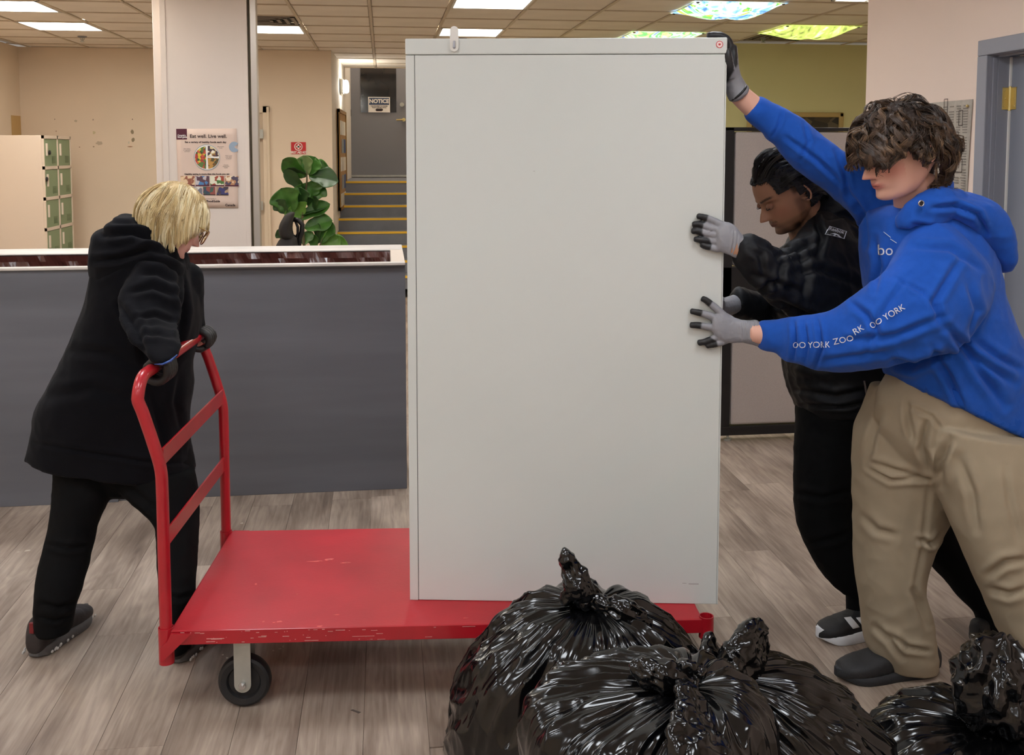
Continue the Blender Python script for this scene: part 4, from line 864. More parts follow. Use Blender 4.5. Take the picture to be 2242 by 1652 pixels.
# ================================================================ PEOPLE TOOLKIT
HT = np.array([  # z, front x, back x, half width   (head height = 1, eyes at z=0)
 (.497, -.02, -.10, .05), (.48, .12, -.24, .15), (.44, .225, -.335, .22), (.36, .32, -.42, .285), (.25, .375, -.47, .325), (.12, .40, -.482, .345), (.0, .372, -.475, .345),
 (-.1, .374, -.445, .332), (-.2, .385, -.38, .305), (-.28, .385, -.30, .275), (-.36, .372, -.21, .245), (-.43, .375, -.12, .20), (-.475, .345, -.04, .15), (-.50, .27, .06, .08), (-.505, .20, .12, .03)])
def head_np(nose=1.0, chin=1.0, smile=0.0, lip=1.0, cheek=1.0, brow=1.0):
    m, n = 150, 220; z = np.concatenate([np.linspace(.497, .46, 12)[:-1], np.linspace(.46, -.46, m-23), np.linspace(-.46, -.505, 13)[1:]]); T = HT[::-1]
    def ip(c):
        zz, vv = T[:, 0], T[:, c]; K = catmull(np.c_[zz, vv, vv*0, vv*0], 600); o = np.argsort(K[:, 0]); return np.interp(z, K[o, 0], K[o, 1])
    f, b, w = ip(1), ip(2), ip(3); xc = np.minimum(f-.16, (f*.35+b*.65)); xc = np.clip(xc, b+.02, f-.02)
    th = np.linspace(-math.pi, math.pi, n, endpoint=False); c, s = np.cos(th)[None], np.sin(th)[None]
    lf = (f-xc)[:, None]; lb = (xc-b)[:, None]
    pf = 2.15; cx = np.where(c > 0, lf*np.abs(c)**(2/pf), -lb*np.abs(c)); sy = np.sign(s)*np.where(c > 0, np.abs(s)**(2/pf), np.abs(s))*w[:, None]
    X = xc[:, None]+cx; Y = sy; Z = np.repeat(z[:, None], len(th), 1); front = sm(c+0*X, .05, .45)
    g = lambda v, s_: np.exp(-(v/s_)**2); ay = np.abs(Y)
    zz = Z
    nh = np.where(zz > -.165, .03+.118*sm(-zz, -.05, .165)**1.05, .148*(1-sm(-zz, .165, .215)))*(zz < .06)*sm(.07-zz, 0, .04)
    nw = .030+.022*sm(-zz, 0, .16)
    D = nose*nh*g(Y, nw)
    D += nose*.045*g(ay-.050, .024)*g(zz+.175, .030)
    D += -.050*g(ay-.15, .075)*g(zz-.01, .045)+.034*g(ay-.145, .052)*g(zz+.005, .033)
    D += brow*.022*g(zz-.085, .032)*g(ay-.12, .12)
    w_l = .095+.03*smile
    zl = zz-.03*smile*(ay/.1)**2
    D += lip*(.034*g(Y, w_l)*g(zl+.268, .020)+.036*g(Y, w_l*.85)*g(zl+.312, .020)-.024*g(Y, w_l)*g(zl+.289, .007))
    D += -.018*g(Y, .10)*g(zz+.350, .020)+chin*.030*g(Y, .085)*g(zz+.425, .045)
    D += -.018*g(Y, .02)*g(zz+.235, .02)
    D += smile*(-.010*g(ay-.135-.02*(zz+.25), .012)*g(zz+.25, .06))
    X = X+D*front
    Y = Y+np.sign(Y)*(cheek*.018*g(zz+.07-.02*smile, .07)+smile*.018*g(zz+.16, .06))*sm(X, .1, .25)*sm(.36-X, 0, .1)
    V = np.stack([X, Y, Z], -1); idx = np.arange(V.shape[0]*n).reshape(V.shape[0], n)
    F = np.stack([idx[:-1], idx[1:], np.roll(idx[1:], -1, 1), np.roll(idx[:-1], -1, 1)], -1).reshape(-1, 4).tolist(); F.append(idx[0].tolist()); F.append(idx[-1][::-1].tolist())
    return V.reshape(-1, 3), F
def ear_np(side):
    parts = []; c = np.array([-.055, side*.335, -.045]); ex = np.array([.25, side*.0, 1.0]); ex /= np.linalg.norm(ex); ey = np.array([-1, side*.45, .2]); ey /= np.linalg.norm(ey)
    pts = []
    for k in range(15):
        a = math.radians(-150+k*285/14); r1, r2 = .135, .075; pts.append((c+ex*(math.sin(a)*r1*(1.0))+ey*(.035+math.cos(a)*r2)+np.array([0, side*.025, 0]), .016))
    parts.append(chain(pts, 10))
    parts.append(loft_np(np.array([c-ex*.13+ey*.02, c+ey*.035, c+ex*.11+ey*.045]), np.array([ey*.035, ey*.06, ey*.05]), np.array([[0, .012, 0]]*3)+0, 16, step=.02))
    parts.append(chain([(c-ex*.12+ey*.005, .022), (c-ex*.155+ey*.02, .026), (c-ex*.13+ey*.03, .02)], 10))
    parts.append(chain([(c-ex*.03-ey*.015+np.array([0, side*.012, 0]), .016), (c+ex*.0-ey*.01, .014)], 8))
    return join_np(parts)
def hmat(yaw, pitch, roll, h):
    """local x = facing. yaw 0 -> +X world, 180 -> -X ; pitch>0 looks down ; roll tilts"""
    return (Matrix.Rotation(math.radians(yaw), 4, 'Z') @ Matrix.Rotation(math.radians(pitch), 4, 'Y') @ Matrix.Rotation(math.radians(roll), 4, 'X') @ Matrix.Scale(h, 4))
def xf(M, V): M = np.array(M); return np.asarray(V)@M[:3, :3].T+M[:3, 3]
def place_head(nose_px, Y, yaw, pitch, roll, h):
    M = np.array(hmat(yaw, pitch, roll, h)); tip = M[:3, :3]@np.array([.525, 0, -.16]); t = P(*nose_px, Y+0)-tip*np.array([1, 0, 1]); M[:3, 3] = [t[0], Y, t[2]]
    # iterate so the tip projects exactly
    for _ in range(4):
        q = proj((M[:3, 3]+tip)[None]); s = mpp(*nose_px, Y); M[0, 3] += (nose_px[0]-q[0][0])*s; M[2, 3] -= (nose_px[1]-q[1][0])*s
    return Matrix(M.tolist())
def skin_paint(me, M, base, lip=(178, 92, 88), rosy=.35, brow=None, beard=None, lid=None, extra=None):
    V, _ = vget(me); L = xf(Matrix(M).inverted(), V); x, y, z = L.T; ay = np.abs(y); c = np.tile(np.array(lin(base)), (len(V), 1)); f = (x > .2)&(np.abs(z) < .6)
    def mix(c, col, w): w = np.clip(w, 0, 1)[:, None]; return c*(1-w)+np.array(lin(col))*w
    ny = noise(L*7)*.5
    c = mix(c, (205, 108, 96), rosy*(np.exp(-((ay-.2)/.11)**2-((z+.13)/.10)**2)*(x > .15)+.7*np.exp(-(y/.06)**2-((z+.17)/.05)**2)*(x > .3)))
    lw = np.exp(-((ay/.105)**4))*np.exp(-((z+.290)/.036)**4)*(x > .33); c = mix(c, lip, lw*.85)
    c = mix(c, (70, 30, 28), np.exp(-((ay/.1)**4))*np.exp(-((z+.290)/.006)**2)*(x > .33)*.9)
    c = mix(c, (90, 40, 34), np.exp(-((ay-.035)/.016)**2-((z+.205)/.012)**2)*(x > .38)*.8)
    if brow: c = mix(c, brow, np.exp(-((z-.085-.03*np.sin((ay-.06)*12))/.018)**4)*sm(ay, .035, .06)*sm(.25-ay, 0, .05)*(x > .2)*.92)
    if beard:
        m = sm(-z, .27, .34)*sm(x, -.15, -.02)*(1-np.exp(-((ay/.11)**4))*np.exp(-((z+.29)/.04)**4))*sm(z, -.62, -.52); m2 = sm(-z, .0, .1)*sm(.10-x, 0, .08)*sm(x, -.09, -.02)*(ay > .2); m3 = np.exp(-((z+.245)/.016)**2)*(ay < .12)*(x > .3)*.7; chin_ = sm(-z, .36, .42)*(x > .1)
        c = mix(c, beard, np.clip(m*.62+m2*.5+m3+chin_*.35, 0, .9)*(.8+ny))
    if extra is not None: c = extra(c, L, mix)
    setcol(me, 'Col', c)
def eye_parts(M, parent, white, iris, closed=.0, side=(1, -1)):
    for s in side:
        cl = np.array([.345, s*.148, -.002]); h = Matrix(M).to_scale()[0]
        b = MB(); b.sphere((0, 0, 0), .050*h, 20, Matrix(M) @ Matrix.Identity(4) @ Matrix.Translation(Vector(cl)) @ Matrix.Scale(1/h, 4)); e = b.build('eyelid' if closed else 'eye', mat('lid_%d' % white[0], white, .5) if closed else mat('eye_white', (214, 206, 200), .15), parent, True)
        if not closed: d = Vector((.9, .0, -.35 if closed else -.1)).normalized(); q = Vector(cl)+d*.040
        if not closed: b = MB(); b.sphere(q, (.016, .024, .024), 12, Matrix(M)); b.build('iris', mat('iris_%d' % iris[0], iris, .1), e, True)
        lc = []
        for k in range(9):
            a = -1+2*k/8; lc.append(Vector(M @ Vector((.345+.062*math.cos(a*1.0)-.0, s*.148+.062*math.sin(a), -.012-.012*math.cos(a*1.5)+(0 if closed else .022)))))
        b = MB(); b.tube(lc, [.0012]*9, 6); b.build('eyelashes', mat('lash', (24, 18, 18), .8), e)
def strands(M, n_lock, per, length, h, flow, name, cols, parent, root_ok, off=(.03, .09), grav=.25, rad=.0009, wave=0, wfreq=8, spread=.035, nseg=16, clump=.6, seed=0, step_jit=.25, ell=(.49, .39, .49), ctr=(-.045, 0, .02), keep=None, cap=True, capscale=1.03, cap_ok=None, rough=.35, taper=.35, strand_push=None, maxr=1.4, cut=None):
    """mesh hair: locks of fine strands that run over an ellipsoid skull; all in head-local space, gravity from the world"""
    R = np.random.default_rng(seed); Mi = np.array(Matrix(M).inverted())[:3, :3]; gl = Mi@np.array([0, 0, -1.]); gl /= np.linalg.norm(gl); E = np.array(ell); C = np.array(ctr)
    roots = []
    while len(roots) < n_lock:
        d = R.normal(size=(4000, 3)); d /= np.linalg.norm(d, axis=1)[:, None]; ok = root_ok(d); roots += list(d[ok])
    roots = np.array(roots[:n_lock]); lk = np.repeat(np.arange(n_lock), per); N = len(lk)
    o = R.uniform(*off, size=n_lock)[lk]+R.normal(size=N)*.006
    d0 = roots[lk]+R.normal(size=(N, 3))*spread*.55; d0 /= np.linalg.norm(d0, axis=1)[:, None]
    Ls = (length(roots) if callable(length) else np.full(n_lock, length))[lk]*(1+R.normal(size=N)*step_jit*.3+ (R.normal(size=n_lock)*step_jit)[lk]); ph = (R.uniform(0, 6.28, n_lock))[lk]+R.normal(size=N)*.25; ph2 = (R.uniform(0, 6.28, n_lock))[lk]
    p = C+d0*E; pts = [p.copy()]; dr = flow(d0, p); dr /= np.linalg.norm(dr, axis=1)[:, None]; jit = (R.normal(size=(n_lock, 3))*.35)[lk]; wamp = wave*(R.uniform(.6, 1.4, n_lock))[lk]
    lockp = None
    for k in range(nseg):
        st = (Ls/nseg)[:, None]; t = (k+1)/nseg
        fl = flow((p-C)/E, p); fl /= np.linalg.norm(fl, axis=1)[:, None]+1e-9
        gk = grav(t, d0) if callable(grav) else grav*t
        if np.ndim(gk): gk = np.asarray(gk)[:, None]
        dr = dr*.45+fl*.45*(1-gk)+gl*gk+jit*.05; dr /= np.linalg.norm(dr, axis=1)[:, None]
        p = p+dr*st
        q = (p-C)/E; r = np.linalg.norm(q, axis=1)[:, None]; lift = 1+o[:, None]*min(1, t*3)/.45
        p = np.where(r < lift, C+q/r*lift*E, p)
        if strand_push is not None: p = strand_push(p, t)
        if clump:
            s = np.zeros((n_lock, 3)); np.add.at(s, lk, p); mean = s/per; p = p+(mean[lk]-p)*clump*.22
        pts.append(p.copy())
    Pn = np.array(pts)  # (nseg+1, N, 3)
    if wave:
        T = np.gradient(Pn, axis=0); T /= np.linalg.norm(T, axis=2)[..., None]+1e-9; U = (Pn-C)/E; U /= np.linalg.norm(U, axis=2)[..., None]; Sd = np.cross(T, U); t = np.linspace(0, 1, nseg+1)[:, None]; al = t*Ls[None]*wfreq
        Pn = Pn+Sd*(np.sin(al*6.28+ph)*wamp*np.minimum(1, t*2.5))[..., None]+U*(np.cos(al*6.28+ph2)*wamp*.7*np.minimum(1, t*2.5)+wamp*.7*t)[..., None]
    Uu = (Pn-C)/E; rr_ = np.linalg.norm(Uu, axis=2)[..., None]; Pn = np.where((rr_ > maxr)&(Uu[..., 2:3] > -.1), C+Uu/rr_*maxr*E, Pn)
    if cut is not None:
        cj = np.zeros((N, 3)); cj[:, 2] = (R.normal(size=n_lock)*.035)[lk]+R.normal(size=N)*.012; cj[:, 0] = (R.normal(size=n_lock)*.02)[lk]; dead = np.zeros(N, bool); last = Pn[0].copy()
        for k in range(nseg+1):
            dead |= cut(Pn[k]+cj); Pn[k][dead] = last[dead]; last = Pn[k].copy()
    if keep is not None: k_ = keep(Pn); Pn = Pn[:, k_]; N = Pn.shape[1]; lk = lk[k_]
    W = xf(M, Pn.reshape(-1, 3)).reshape(Pn.shape); T = np.gradient(W, axis=0); T /= np.linalg.norm(T, axis=2)[..., None]+1e-9
    a = np.cross(T, [.31, .2, .93]); a /= np.linalg.norm(a, axis=2)[..., None]+1e-9; b = np.cross(T, a); tt = np.linspace(0, 1, nseg+1)[:, None, None]; rr = rad*(1-(1-taper)*tt**2)
    V = np.stack([W+a*math.cos(x)*rr+b*math.sin(x)*rr for x in (0, 2.094, 4.189)], 2)  # seg,N,3,3
    idx = np.arange((nseg+1)*N*3).reshape(nseg+1, N, 3); A = idx[:-1]; B = idx[1:]; F = np.stack([A, np.roll(A, -1, 2), np.roll(B, -1, 2), B], -1).reshape(-1, 4)
    me = bpy.data.meshes.new(name); V = V.reshape(-1, 3); nv = len(V); me.vertices.add(nv); me.vertices.foreach_set('co', V.ravel()); me.loops.add(len(F)*4); me.loops.foreach_set('vertex_index', F.ravel().astype(np.int32)); me.polygons.add(len(F)); me.polygons.foreach_set('loop_start', np.arange(0, len(F)*4, 4, dtype=np.int32)); me.update(); me.validate()
    cl = R.random(n_lock)[lk]*.65+R.random(N)*.35; cc = np.array([lin(c) for c in cols]); xi = cl*(len(cols)-1); i0 = np.clip(xi.astype(int), 0, len(cols)-2); fr = (xi-i0)[:, None]; sc = cc[i0]*(1-fr)+cc[i0+1]*fr
    setcol(me, 'Col', np.tile(np.repeat(sc, 3, 0)[None], (nseg+1, 1, 1)).reshape(-1, 3))
    ob = link(name, me, mat('hair_'+name+str(seed), (128, 128, 128), rough, attr='Col', spec=.6), parent, True); ob['kind'] = 'stuff'
    return ob
def scalp(M, parent, col, ok, scale=1.03, nm='scalp_hair', ell=(.49, .39, .49), ctr=(-.045, 0, .02), seed=0):
    n, m = 240, 170; V = []; E = np.array(ell)*scale; C = np.array(ctr)
    th = np.linspace(0, 2*math.pi, n, endpoint=False); ph = np.linspace(.002, math.pi-.02, m)
    D = np.stack([np.sin(ph)[:, None]*np.cos(th)[None], np.sin(ph)[:, None]*np.sin(th)[None], np.cos(ph)[:, None]+0*th[None]], -1); k = ok(D.reshape(-1, 3)).reshape(m, n)
    r = 1+.03*ridge(D*9+seed, 2); W = xf(M, (C+D*E*r[..., None]).reshape(-1, 3)); idx = np.arange(m*n).reshape(m, n); F = []
    for i in range(m-1):
        for j in range(n):
            jj = (j+1) % n
            if k[i, j] and k[i, jj] and k[i+1, j] and k[i+1, jj]: F.append((idx[i, j], idx[i+1, j], idx[i+1, jj], idx[i, jj]))
    o = from_np(nm, W, F, mat('scalp_%d' % col[0], col, .7), parent); s = o.modifiers.new('s', 'SOLIDIFY'); s.thickness = .004; s.offset = -1; return o
def glove(name, parent, parts, tips, palm_dir, greys=True, voxel=.0026, thr=.25, tipr=.028, shell=None, mats=None):
    """parts = closed shapes; colours: rubber-dipped palm side and fingertips black, knitted back grey"""
    me = remesh(parts, voxel, 2); V, N = vget(me); d = np.array(palm_dir, float); d /= np.linalg.norm(d)
    k = sm(N@d+noise(V*70)*.10, thr-.08, thr+.08)
    for t in tips:
        dd = np.linalg.norm(V-np.array(t), axis=1); k = np.maximum(k, sm(tipr-dd+noise(V*90)*.002, -.002, .003))
    g = np.array(lin((142, 142, 148))); bl = np.array(lin((28, 28, 31))); setcol(me, 'Col', g*(1-k[:, None])+bl*k[:, None] if greys else np.tile(np.array(lin((26, 24, 25))), (len(V), 1)))
    wrinkle(me, 60, .0007, seed=3)
    m = mat('glove_knit' if greys else 'glove_black', (128, 128, 128), .5, attr='Col', bump=(900, .35, .0006), spec=.5)
    return link(name, me, m, parent, True)
def shoe(parent, heel, toe, up=(0, 0, 1), h=.1, w=.05, upper=(30, 30, 32), sole=(34, 34, 36), style='plain', name='shoe', sole_h=.028):
    """heel, toe: world points of the sole's two ends"""
    H = Vector(heel); T = Vector(toe); X = (T-H); L = X.length; X.normalize(); U = Vector(up); U = (U-X*U.dot(X)).normalized(); Yv = U.cross(X); M = Matrix((X, Yv, U)).transposed().to_4x4(); M.translation = H
    t = np.array([0, .06, .16, .30, .45, .60, .74, .86, .95, 1.0]); hw = np.array([.55, .72, .76, .74, .78, .93, 1.0, .92, .66, .25])*w; hh = np.array([.70, .98, 1.05, 1.02, .84, .66, .53, .45, .36, .18])*h
    rows = []
    C = np.c_[t*L, 0*t, sole_h*.5+hh/2*0+hh*.5]; A = np.c_[0*t, hw, 0*t]; B = np.c_[0*t, 0*t, hh*.5]
    V, F = loft_np(C, A, B, 48, 2.6, step=.006); V[:, 2] = np.maximum(V[:, 2], sole_h*.5)
    # push the ankle collar
    me_parts = [(V, F)]
    me = remesh(me_parts, .004, 2); vv, nn = vget(me); wr = ridge(vv*np.array([30, 14, 20]), 2)*.0012; vset(me, vv+nn*wr[:, None]); me.transform(M)
    up_m = mat('shoe_upper_%d_%d' % upper[:2], upper, .65, bump=(350, .4), var=(40, .1)); s = link(name, me, up_m, parent, True)
    # sole
    n = 60; a = np.linspace(0, 2*math.pi, n, endpoint=False); cx = np.cos(a); px = (.5+.5*np.sign(cx)*np.abs(cx)**.8)*(L+.012)-.006; tt = np.clip(px/L, 0, 1); py = np.interp(tt, t, hw*1.09)*np.sign(np.sin(a))*np.abs(np.sin(a))**.35
    sp = .018*sm(px/L, .78, 1.05)+.006*sm(.1-px/L, 0, .1); b = MB(); rings = []
    for (zz, k) in ((0, .95), (.004, 1.0), (sole_h*.6, 1.02), (sole_h, .98), (sole_h+.003, .9)): rings.append([b.bm.verts.new(M @ Vector((x*1.0, y*k, zz+sp_+(.006*(.25-abs(x/L-.25)) if zz > sole_h*.8 else 0)))) for x, y, sp_ in zip(px, py, sp)])
    for i in range(4):
        for k in range(n): b.bm.faces.new((rings[i][k], rings[i][(k+1) % n], rings[i+1][(k+1) % n], rings[i+1][k]))
    b.bm.faces.new(rings[0]); b.bm.faces.new(rings[-1])
    so = b.build('sole', mat('sole_%d_%d' % sole[:2], sole, .7, bump=(120, .4)), s, True)
    return s, M, L
def lettering_on(surface, strs, size_px, m, parent, off=.0012, name='lettering', bold=0):
    """strs = list of (text, pixel centre, angle deg, stretch): printed text laid on a garment by casting onto it"""
    me = surface.data; bv = BVHTree.FromPolygons([v.co for v in me.vertices], [p.vertices[:] for p in me.polygons])
    for s_, c, ang_, st_ in strs:
        V, F = text_np(s_, 1.0, bold=bold); bm = bmesh.new(); me2 = bpy.data.meshes.new('t'); me2.from_pydata(V.tolist(), [], F); bm.from_mesh(me2)
        bmesh.ops.triangulate(bm, faces=bm.faces); bmesh.ops.subdivide_edges(bm, edges=[e for e in bm.edges if e.calc_length() > .25], cuts=2, use_grid_fill=False); bmesh.ops.triangulate(bm, faces=bm.faces)
        ca, sa = math.cos(math.radians(ang_)), math.sin(math.radians(ang_)); bad = []
        for v in bm.verts:
            x = v.co.x*size_px*st_; y = v.co.y*size_px; px_ = c[0]+x*ca-y*sa; py_ = c[1]-x*sa-y*ca
            r = Vector(ray(px_, py_)).normalized(); h = bv.ray_cast(Vector(CAM), r)
            if h[0] is None: bad.append(v)
            else:
                nn = h[1] if h[1].dot(r) < 0 else -h[1]; v.co = h[0]+nn*off
        bmesh.ops.delete(bm, geom=bad, context='VERTS'); bm.to_mesh(me2); bm.free(); link(name, me2, m, parent)
def garment(name, parts, m, parent, voxel=.006, fold=(), wr=(14, .003), seed=0, sm_it=3, stretch=(1, 1, 1)):
    me = remesh(parts, voxel, sm_it)
    if wr: wrinkle(me, wr[0], wr[1], stretch, seed); wrinkle(me, wr[0]*.35, wr[1]*1.6, stretch, seed+5, 2, 'fbm')
    if fold: folds(me, fold)
    return link(name, me, m, parent, True)
def skin_mat(nm): return mat(nm, (200, 150, 130), .5, attr='Col', bump=(260, .12, .0008), spec=.4)
M_cloth_black = mat('black_fleece', (15, 15, 19), .95, spec=.10, sheen=.03, bump=(420, .5, .001))
M_cloth_black2 = mat('black_trouser', (14, 14, 15), .9, spec=.12, bump=(600, .3, .0008))
M_puffer = mat('black_nylon', (16, 17, 21), .6, spec=.25, bump=(90, .2, .001))
M_blue = mat('blue_sweatshirt', (32, 84, 178), .9, spec=.15, sheen=.1, bump=(500, .45, .001), var=(60, .05))
M_khaki = mat('khaki_cotton', (160, 146, 124), .85, spec=.2, bump=(700, .3, .0007), var=(20, .03))
M_print = mat('white_print', (214, 218, 226), .6)
# ================================================================ WOMAN
wom = thing('person', 'person with blonde bob in a long black hooded jacket pulling the red cart handle', 'person', tuple(G(250, 1420)))
WH = place_head((438, 541), 3.42, 24, 33, -6, .226)
coat = [(64, 990, 425, 1034, 3.46, .20), (74, 940, 413, 965, 3.46, .205), (86, 885, 410, 905, 3.46, .21), (119, 828, 420, 850, 3.46, .205), (146, 775, 420, 800, 3.46, .20), (166, 730, 433, 745, 3.46, .195), (186, 680, 437, 700, 3.46, .195), (199, 630, 430, 650, 3.46, .19), (208, 585, 414, 595, 3.45, .18), (226, 548, 392, 560, 3.45, .15), (262, 515, 355, 530, 3.45, .10)]
hood = [(207, 596, 412, 602, 3.45, .165), (207, 565, 410, 588, 3.44, .17), (210, 530, 404, 565, 3.44, .165), (216, 508, 394, 548, 3.44, .15), (236, 498, 380, 530, 3.44, .12)]
hood2 = [(240, 525, 408, 590, 3.43, .15), (243, 500, 400, 565, 3.43, .15), (247, 488, 385, 540, 3.43, .14), (258, 480, 352, 508, 3.43, .12)]
arm = [(318, 560, 398, 612, 3.34, .085), (292, 590, 402, 650, 3.29, .088), (264, 640, 392, 690, 3.24, .085), (266, 690, 385, 712, 3.18, .078), (290, 735, 392, 732, 3.10, .066), (318, 770, 394, 758, 3.03, .055), (334, 788, 390, 776, 3.0, .046)]
leg1 = [(122, 980, 262, 1020, 3.42, .11), (119, 1060, 247, 1072, 3.39, .105), (113, 1130, 216, 1140, 3.36, .095), (96, 1200, 200, 1200, 3.32, .085), (82, 1270, 186, 1270, 3.27, .08), (76, 1330, 166, 1325, 3.26, .072), (80, 1378, 156, 1376, 3.26, .068)]
leg2 = [(245, 1005, 425, 1028, 3.42, .13), (270, 1072, 432, 1080, 3.38, .12), (335, 1135, 434, 1135, 3.33, .10), (345, 1200, 431, 1200, 3.27, .09), (350, 1290, 426, 1290, 3.2, .08), (355, 1370, 422, 1370, 3.2, .072), (362, 1415, 420, 1415, 3.2, .068)]
hips = [(150, 940, 410, 960, 3.45, .15), (130, 1010, 425, 1030, 3.45, .14), (150, 1040, 400, 1050, 3.45, .12)]
def whnd(c, d1, d2, rr=.017): pass
wskin = (214, 166, 150)
neck = pairs([(330, 600, 405, 605, 3.43, .06), (335, 560, 402, 575, 3.43, .055), (345, 520, 400, 545, 3.43, .055)], 24)
hd = head_np(nose=.9, smile=1.0, chin=.9, lip=.8); hd = (xf(WH, hd[0]), hd[1]); ears = [(xf(WH, e[0]), e[1]) for e in (ear_np(1), ear_np(-1))]
farm = chain([(P(400, 640, 3.52), .06), (P(405, 700, 3.56), .05), (P(432, 748, 3.55), .035)])
me = remesh([hd, neck]+[pairs(coat[1:], shrink=.85, capk=.05), pairs(arm, shrink=.7), pairs(leg1, shrink=.85, capk=.05), pairs(leg2, shrink=.85, capk=.05), pairs(hips, shrink=.78), farm], .0042, 1)
skin_paint(me, WH, wskin, lip=(176, 96, 92), rosy=.3, brow=(120, 92, 66), extra=lambda c, L, mix: mix(c, (190, 162, 112), sm(L[:, 2]-L[:, 0]*.35, .22, .27))); body = link('body', me, skin_mat('skin_fair_warm'), wom, True)
eye_parts(WH, body, (230, 225, 220), (60, 60, 50))
jk = garment('hooded_jacket', [pairs(coat, 64, 2.3, capk=.05), pairs(arm, 40), chain([(P(385, 610, 3.50), .09), (P(400, 690, 3.55), .07), (P(425, 740, 3.56), .045)])], M_cloth_black, wom, .007,
    [([(392, 600), (402, 680), (392, 745)], 6, .010), ([(305, 600), (345, 598), (388, 622)], 6, .006), ([(285, 640), (335, 628), (392, 650)], 6, .006), ([(262, 668), (300, 720), (318, 790)], 7, .010), ([(290, 700), (340, 690), (385, 708)], 5, .005), ([(300, 740), (345, 730), (390, 742)], 5, .005), ([(100, 870), (200, 850), (300, 880)], 10, .005), ([(150, 765), (250, 775), (300, 810)], 9, .006), ([(70, 968), (180, 988), (330, 1012), (422, 1012)], 4, .005), ([(330, 860), (352, 940), (360, 1000)], 8, .007), ([(215, 600), (290, 560), (380, 570)], 8, .012), ([(395, 820), (385, 880), (398, 940)], 7, .006)], (9, .003), 1)
garment('hood', [pairs(hood, 56, 3.0), pairs(hood2, 56, 3.6)], M_cloth_black, wom, .006, [([(208, 572), (262, 566), (330, 545), (398, 568)], 6, .012), ([(226, 515), (290, 508), (350, 530), (405, 575)], 7, .014), ([(250, 492), (300, 492), (350, 508), (385, 535)], 5, .008)], (10, .003), 2)
garment('trousers', [pairs(leg1, 40, capk=.12), pairs(leg2, 40, capk=.12), pairs(hips, 40)], M_cloth_black2, wom, .007, [([(100, 1190), (150, 1200), (198, 1195)], 5, .005), ([(90, 1320), (130, 1330), (165, 1318)], 5, .006), ([(85, 1350), (120, 1358), (158, 1348)], 4, .005), ([(250, 1040), (300, 1080), (345, 1120)], 7, .006), ([(348, 1300), (390, 1310), (424, 1300)], 5, .005)], (12, .002), 3)
a_ = G(76, 1440); b_ = min((G(188, y_) for y_ in range(1320, 1420, 2)), key=lambda q: abs(np.linalg.norm(q-a_)-.285)); d_ = (b_-a_)/np.linalg.norm(b_-a_)
shm = dict(h=.105, w=.052, upper=(44, 38, 38), sole=(92, 90, 90), sole_h=.03)
s1, SM, SL = shoe(wom, a_+[0, 0, .001], a_+d_*.285+[0, 0, .001], **shm)
s2, SM2, SL2 = shoe(wom, G(385, 1452), G(385, 1452)+d_*.285, **shm)
for S_, M_ in ((s1, SM), (s2, SM2)):
    b = MB(); F0 = M_ @ facing((-.004, 0, .07), (0, -1, 0), (0, 0, 1))
    b2 = MB()
    for (u, v) in ((0, 0),): pass
    b.tube([M_ @ Vector((.055+.009*math.cos(a), -.0415-.0, .066+.009*math.sin(a))) for a in np.linspace(0, 6.28, 13)[:-1]], .0016, 6, closed=True); b.build('heel_emblem', mat('emblem_grey', (140, 140, 142), .5), S_)
    b = MB(); b.box((-.012, -.008, .085), (-.002, .008, .12), bev=.002); bmesh.ops.transform(b.bm, matrix=M_, verts=b.bm.verts); b.build('pull_tab', mat('tab_red', (120, 30, 34), .6), S_)
    b = MB()
    for k in range(44): x = random.uniform(0, SL); sd = random.choice([-1, 1]); b.sphere((x, sd*(.048 if x < .2 else .042)*random.uniform(.93, 1.0), .008+.008*random.random()), (.006, .003, .005), 6, M_)
    b.build('sole_speckle', mat('speckle', (205, 202, 198), .7), S_)['kind'] = 'stuff'
